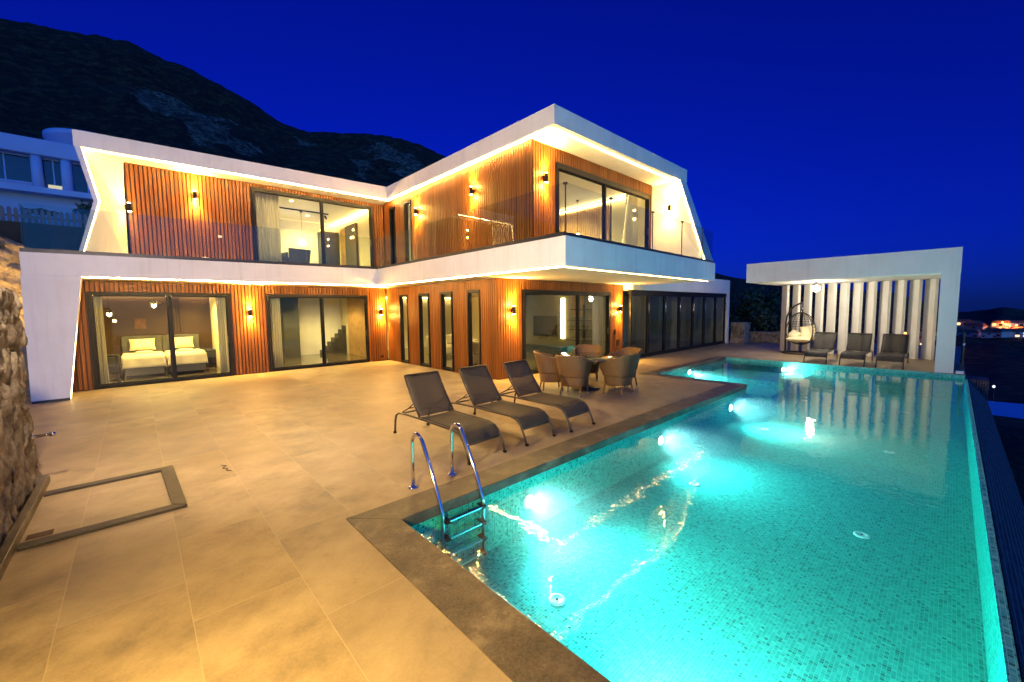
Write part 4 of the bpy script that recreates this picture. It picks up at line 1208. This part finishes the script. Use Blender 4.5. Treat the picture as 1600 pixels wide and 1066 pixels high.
t = thing('garden_spot', 'small spike spotlight shining on the tall stone wall', 'spotlight', (-2.9,14.3,0))
mb = MB(); mb.tube([(0,0,0),(0,0,.25)], .012, 8); mb.build('spike', M['black'], t)
mb = MB(); mb.tube([(0,-.06,.27),(0,.06,.33)], .04, 12); mb.build('head', M['black'], t)
l = lamp('SPOT', 'garden_beam', (0,.08,.34), 550, WARM, (.1,1.08,2.2), None, spot_size=R(80), spot_blend=.9, shadow_soft_size=.04); l.parent = t

# floor hatch: raised dark stone frame around a sunken tile
fh = thing('floor_hatch', 'sunken access hatch with a dark stone frame by the rubble wall', 'hatch', (-.3,5.6,0))
mb = MB()
mb.prism([(-.79,4.87),(.255,4.87),(.15,4.98),(-.79,4.98)], .002, .028)
mb.prism([(-.79,6.17),(.11,6.17),(.225,6.28),(-.79,6.28)], .002, .028)
mb.prism([(.257,4.873),(.228,6.277),(.113,6.167),(.152,4.983)], .002, .030)
wb(mb, 'frame', M['hatch_stone'], fh, bevel=.004)
mb = MB(); mb.prism([(-.78,4.985),(.147,4.985),(.108,6.165),(-.78,6.165)], .001, .005); wb(mb, 'lid', M['deck'], fh)
mb = MB(); mb.box(-.77,5.06,.007,-.62,5.16,.012); wb(mb, 'lift_handle', M['wood_back'], fh)
mb = MB(); mb.tube([(.66,5.92,.004),(.70,5.85,.01),(.655,5.80,.004),(.70,5.74,.005),(.675,5.68,.008),(.72,5.64,.005)], .004, 6)
o = mb.build('twig', M['bark']); tag(o, 'thin dark twig lying on the tiles beside the hatch', 'twig')

# pale stone pillar and low wall beyond the annex
rough_wall('stone_pillar', 'short pale stone pillar beside the glass annex', 21.95,7.0,23.0,7.55,-.1,1.02,'stone_pale',.05,9)
rough_wall('low_stone_wall', 'low dark stone wall behind the terrace, right of the pillar', 23.4,4.6,24.0,7.2,-.1,.52,'stone_pale',.06,12)
# glass fence beside the pergola
gf = thing('glass_fence', 'frosted glass fence panel behind the right wall of the pergola', 'fence', (17.5,-.24,0))
mb = MB(); mb.box(16.55,-.25,.03,18.7,-.235,1.02); wb(mb, 'panel', M['frost'], gf)
for xx in (16.53,18.71):
    mb = MB(); mb.box(xx-.02,-.262,0,xx+.018,-.222,1.06); wb(mb, 'post', M['dark'], gf)
mb = MB(); mb.box(16.5,-.265,.70,16.56,-.22,.76); wb(mb, 'clamp', M['plastic_white'], gf)
mb = MB(); mb.box(15.80,-.27,.0,15.98,-.12,.07); o = mb.build('pool_box', M['plastic_white'], bevel=.008); tag(o, 'small white box on the pool corner at the foot of the pergola', 'box')

# ------------------------------------------------------------------ neighbour's house on the slope at the left
nh = thing('neighbour_house', 'pale neighbouring house with a round tower, blue in the dusk', 'house', (-3.5,29,4.5))
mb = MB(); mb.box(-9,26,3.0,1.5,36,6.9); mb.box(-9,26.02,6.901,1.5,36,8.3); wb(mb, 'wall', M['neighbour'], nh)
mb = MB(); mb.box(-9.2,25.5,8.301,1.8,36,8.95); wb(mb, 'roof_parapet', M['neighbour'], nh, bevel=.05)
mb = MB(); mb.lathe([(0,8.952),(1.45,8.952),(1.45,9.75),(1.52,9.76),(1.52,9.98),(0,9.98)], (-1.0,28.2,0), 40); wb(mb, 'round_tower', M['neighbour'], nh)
mb = MB(); mb.box(-9.1,25.3,6.75,1.7,25.98,6.98); wb(mb, 'balcony_band', M['neighbour'], nh)
for xx in (-2.55,-1.72):
    mb = MB(); mb.lathe([(0,6.985),(.17,6.985),(.17,8.298),(0,8.298)], (xx,25.75,0), 16); wb(mb, 'column', M['neighbour'], nh)
for x0, x1, z0, z1, mat in ((-4.1,-2.75,7.25,8.25,'blue_glass'),(-5.6,-4.15,7.25,8.25,'blue_glass'),(-2.42,-1.8,7.05,8.25,'blue_glass'),(-1.55,-.7,7.05,8.25,'blue_glass'),(-1.5,.2,5.4,6.5,'blue_glass')):
    mb = MB(); mb.box(x0,25.95,z0,x1,26.0-.002 if z0 < 6.9 else 26.015,z1); wn = wb(mb, 'window', M[mat], nh)
    mb = MB(); mb.box(x0-.06,25.93,z0-.06,x1+.06,25.97,z0-.002); mb.box(x0-.06,25.93,z1+.002,x1+.06,25.97,z1+.06); mb.box((x0+x1)/2-.02,25.93,z0,(x0+x1)/2+.02,25.949,z1); mb.build('window_frame', M['neighbour'], wn)
mb = MB(); mb.box(-2.3,25.925,7.08,-1.9,25.94,7.25); wb(mb, 'lit_pane', M['pale_window'], nh)
mb = MB(); mb.box(-12,19,-3,2.3,40,4.6); o = mb.build('terrace_bank', M['earth']); tag(o, 'raised garden bank behind the villa', 'ground', kind='structure')
pf = thing('picket_fence', 'weathered white picket fence on the bank in front of the neighbouring house', 'fence', (-3,22.6,4.6))
mb = MB()
for k in range(64):
    x = -8+k*.155; h = 1.0+.05*random.random()
    mb.prism([(x,22.6),(x+.1,22.6),(x+.1,22.625),(x,22.625)], 4.6, 4.6+h-.06)
    mb.hexa([(x,22.6,4.541+h),(x+.1,22.6,4.541+h),(x+.1,22.625,4.541+h),(x,22.625,4.541+h),(x+.04,22.6,4.62+h),(x+.06,22.6,4.62+h),(x+.06,22.625,4.62+h),(x+.04,22.625,4.62+h)])
wb(mb, 'pickets', M['picket'], pf)
mb = MB(); mb.box(-8,22.63,4.85,2,22.67,4.93); mb.box(-8,22.63,5.3,2,22.67,5.38); wb(mb, 'rail', M['picket'], pf)
def leafy(name, label, cat, loc, h, w, n, seed, mat='leaf', group=None, long=.16):
    rnd = random.Random(seed)
    t = thing(name, label, cat, loc, 0, group)
    mb = MB()
    for k in range(5):
        a = rnd.uniform(0, 2*PI); b = rnd.uniform(.1,.35)*w
        mb.tube([(0,0,0),(b*.4*math.cos(a),b*.4*math.sin(a),h*.4),(b*math.cos(a),b*math.sin(a),h*.75)], [.035*h/2,.02*h/2,.008], 6)
    mb.build('stem', M['bark'], t)
    mb = MB()
    cl = [Vector((rnd.gauss(0,.33)*w, rnd.gauss(0,.33)*w, h*rnd.uniform(.35,.95))) for _ in range(14)]
    for k in range(n):
        c = rnd.choice(cl)+Vector((rnd.gauss(0,1),rnd.gauss(0,1),rnd.gauss(0,1)))*.16*w
        dd = Vector((rnd.gauss(0,1),rnd.gauss(0,1),rnd.gauss(0,1))).normalized(); s = long*rnd.uniform(.6,1.3)
        e = dd.cross(Vector((rnd.gauss(0,1),rnd.gauss(0,1),rnd.gauss(0,1)))).normalized()*s*.32
        c.z = max(.02, c.z)
        mb.quad(c-dd*s*.5, c+e, c+dd*s*.5, c-e)
    mb.build('foliage', M[mat], t)
    return t
leafy('shrub','dark bushy shrub behind the picket fence, left end','shrub',(-4.6,23.6,4.6),1.5,1.1,900,1)
leafy('shrub','dark shrub behind the picket fence below the round tower','shrub',(-.9,23.6,4.6),1.5,.8,600,2)
bt = thing('banana_plant', 'dark broad leaved plant rising above the picket fence', 'plant', (-2.3,23.3,4.6))
mb = MB(); mb.tube([(0,0,0),(.02,0,.9)], [.09,.06], 8); mb.build('stem', M['bark'], bt)
for k in range(8):
    a = k*2.4; L = .95
    mb = MB()
    def lf(u, v, a=a, k=k):
        s = v*L; out = s*(.55+.05*(k % 3)); z = .9+s*.85-s*s*(.75+.1*(k % 2)); ww = .17*math.sin(PI*min(1,v*.95+.04))*(u-.5)*2
        return (out*math.cos(a)-ww*math.sin(a), out*math.sin(a)+ww*math.cos(a), z-abs(ww)*.3)
    mb.grid(lf, 4, 10); mb.build('leaf', M['leaf'], bt)

# dark bushes on the slope right of the annex
for k, (x, y, z, h, w, lab) in enumerate(((29,8.6,-1.2,3.6,2.2,'dark tree clump behind the low stone wall'),(31,6.8,-1.5,3.0,2.0,'dark tree clump between the annex and the pergola'),(33.5,9.6,-1.5,4.2,2.4,'tall dark tree beyond the end of the annex'),(30,5.2,-1.8,2.4,1.8,'low dark bush behind the pergola at its left end'))):
    leafy('bush', lab, 'bush', (x,y,z), h, w, 1500, 20+k, long=.3)

# ------------------------------------------------------------------ houses in the valley and town on the far hill
def ground_z(x, y, z=60):
    return None
dg = bpy.context.evaluated_depsgraph_get()
terr = bpy.data.objects['terrain']
from mathutils.bvhtree import BVHTree
bvh = BVHTree.FromObject(terr, dg)
def gz(x, y):
    h = bvh.ray_cast(Vector((x,y,400)), Vector((0,0,-1)))
    return h[0].z if h[0] else -10
def polar(az, r): return r*math.cos(R(az)), r*math.sin(R(az))
def hit(az, el):
    dd = Vector((math.cos(R(el))*math.cos(R(az)), math.cos(R(el))*math.sin(R(az)), math.sin(R(el))))
    h = bvh.ray_cast(Vector((0,0,1.85))+dd*40, dd)
    return h[0]
def town_house(x, y, rz, w, dd, h, label, lit):
    z = gz(x, y)
    t = thing('town_house', label, 'house', (x,y,z-.5), rz, 'houses of the town on the far hillside')
    mb = MB(); mb.box(-w/2,-dd/2,0,w/2,dd/2,h); mb.build('wall', M['town_wall'], t)
    mb = MB(); mb.hexa([(-w/2-.4,-dd/2-.4,h+.01),(w/2+.4,-dd/2-.4,h+.01),(w/2+.4,dd/2+.4,h+.01),(-w/2-.4,dd/2+.4,h+.01),(-w/2+1,-dd/2+1.5,h+1.5),(w/2-1,-dd/2+1.5,h+1.5),(w/2-1,dd/2-1.5,h+1.5),(-w/2+1,dd/2-1.5,h+1.5)]); mb.build('roof', M['roof_tile'], t)
    for k in range(3):
        for j in range(2):
            if (k+j) % 2 == 0 or lit:
                mb = MB(); xx = -w/2+w*(k+.5)/3; zz = h*(.22+.45*j)
                mb.box(xx-w*.08,-dd/2-.06,zz,xx+w*.08,-dd/2-.002,zz+h*.24); mb.build('window', M['town_window'] if lit and (k*2+j) % 3 else M['blue_glass'], t)
def street_light(x, y, h, label, power, col):
    z = gz(x, y)
    t = thing('street_lamp', label, 'street lamp', (x,y,z), 0, 'orange street lamps in the far town')
    mb = MB(); mb.tube([(0,0,-.5),(0,0,h-.3)], .1, 6); mb.build('post', M['dark'], t)
    mb = MB(); mb.sphere((0,0,h), .38, .38, .38, nu=8, nv=6); mb.build('lamp_head', M['town_lamp'], t)
    l = lamp('POINT', 'street_glow', (0,0,h), power, col, None, None, shadow_soft_size=.4); l.parent = t
TH = [(-.75,-2.45,1),(-1.25,-2.5,1),(-1.6,-2.75,0),(-.55,-2.95,0),(-1.1,-3.1,0),(-2.35,-3.1,0),(-2.75,-3.0,0),(-3.1,-2.5,1),(-3.45,-2.4,1),(-3.9,-2.5,0),(-4.15,-2.85,1),(-3.7,-3.0,1),(1.9,-2.9,0),(2.6,-3.9,1),(3.5,-4.0,1),(4.6,-4.0,0),(2.0,-4.1,1),(1.2,-3.4,0)]
words = ['at the left end of the town','lit, beside the left street lamp','second row, left part','low on the slope, left part','near the pergola wall','pale blue, in the middle gap','right of the pale blue one','under the orange glow','in the brightest orange glow','dark, at the upper right','at the right picture edge','below the orange glow','between the last two pergola fins','lit, behind the pergola loungers','lit, behind the middle fins','dark, behind the middle fins','lit, behind the right fins','dark, near the pergola side wall']
for k, (a, e, lit) in enumerate(TH):
    p = hit(a, e)
    if p is None: continue
    x, y = p.x, p.y
    town_house(x, y, R(a)-PI/2+R(random.uniform(-35,35)), random.uniform(6,10)*p.length/380, 6, random.uniform(3.2,5.5)*p.length/380, 'small far town house '+words[k], lit)
for k, (a, e, pw, lab) in enumerate(((-.95,-2.55,1500,'orange street lamp at the left of the far town'),(-3.05,-2.6,5000,'strong orange street lamp in the middle of the far town'),(-3.85,-2.85,4000,'orange street lamp by the right picture edge'),(2.3,-4.0,2500,'orange street lamp seen between the right pergola fins'),(3.2,-4.1,1800,'orange street lamp seen between the middle pergola fins'))):
    p = hit(a, e)
    if p is not None: street_light(p.x, p.y, 5, lab, pw, (1,.3,.06))
# white house below the infinity edge, right side
p = Vector((*polar(-5.2, 55), -10.1))
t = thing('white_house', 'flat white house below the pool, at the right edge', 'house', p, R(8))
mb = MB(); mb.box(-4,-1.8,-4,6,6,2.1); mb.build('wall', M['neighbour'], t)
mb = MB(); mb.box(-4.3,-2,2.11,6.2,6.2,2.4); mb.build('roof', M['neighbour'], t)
mb = MB(); mb.box(-4.06,.5,-.5,-4.002,2.0,1.2); mb.build('window', M['blue_glass'], t)
t = thing('garden_lamp', 'tiny white lamp on the dark slope right of the pool', 'lamp', (*polar(-2.85,62), -9.0))
mb = MB(); mb.tube([(0,0,0),(0,0,2.4)], .06, 6); mb.build('post', M['dark'], t)
mb = MB(); mb.sphere((0,0,2.6), .11, .11, .13, nu=10, nv=8); mb.build('lamp_head', M['dim_globe'], t)

# ------------------------------------------------------------------ render settings
S.render.engine = 'CYCLES'
S.view_settings.view_transform = 'Standard'; S.view_settings.look = 'None'
S.view_settings.exposure = EXPO; S.view_settings.gamma = 1
cy = S.cycles
cy.use_denoising = True; cy.denoiser = 'OPENIMAGEDENOISE'
cy.max_bounces = 8; cy.diffuse_bounces = 4; cy.glossy_bounces = 4; cy.transmission_bounces = 8; cy.transparent_max_bounces = 24; cy.volume_bounces = 0
cy.sample_clamp_indirect = 6; cy.sample_clamp_direct = 0
cy.use_adaptive_sampling = True; cy.adaptive_threshold = .02
cy.caustics_reflective = False; cy.caustics_refractive = False
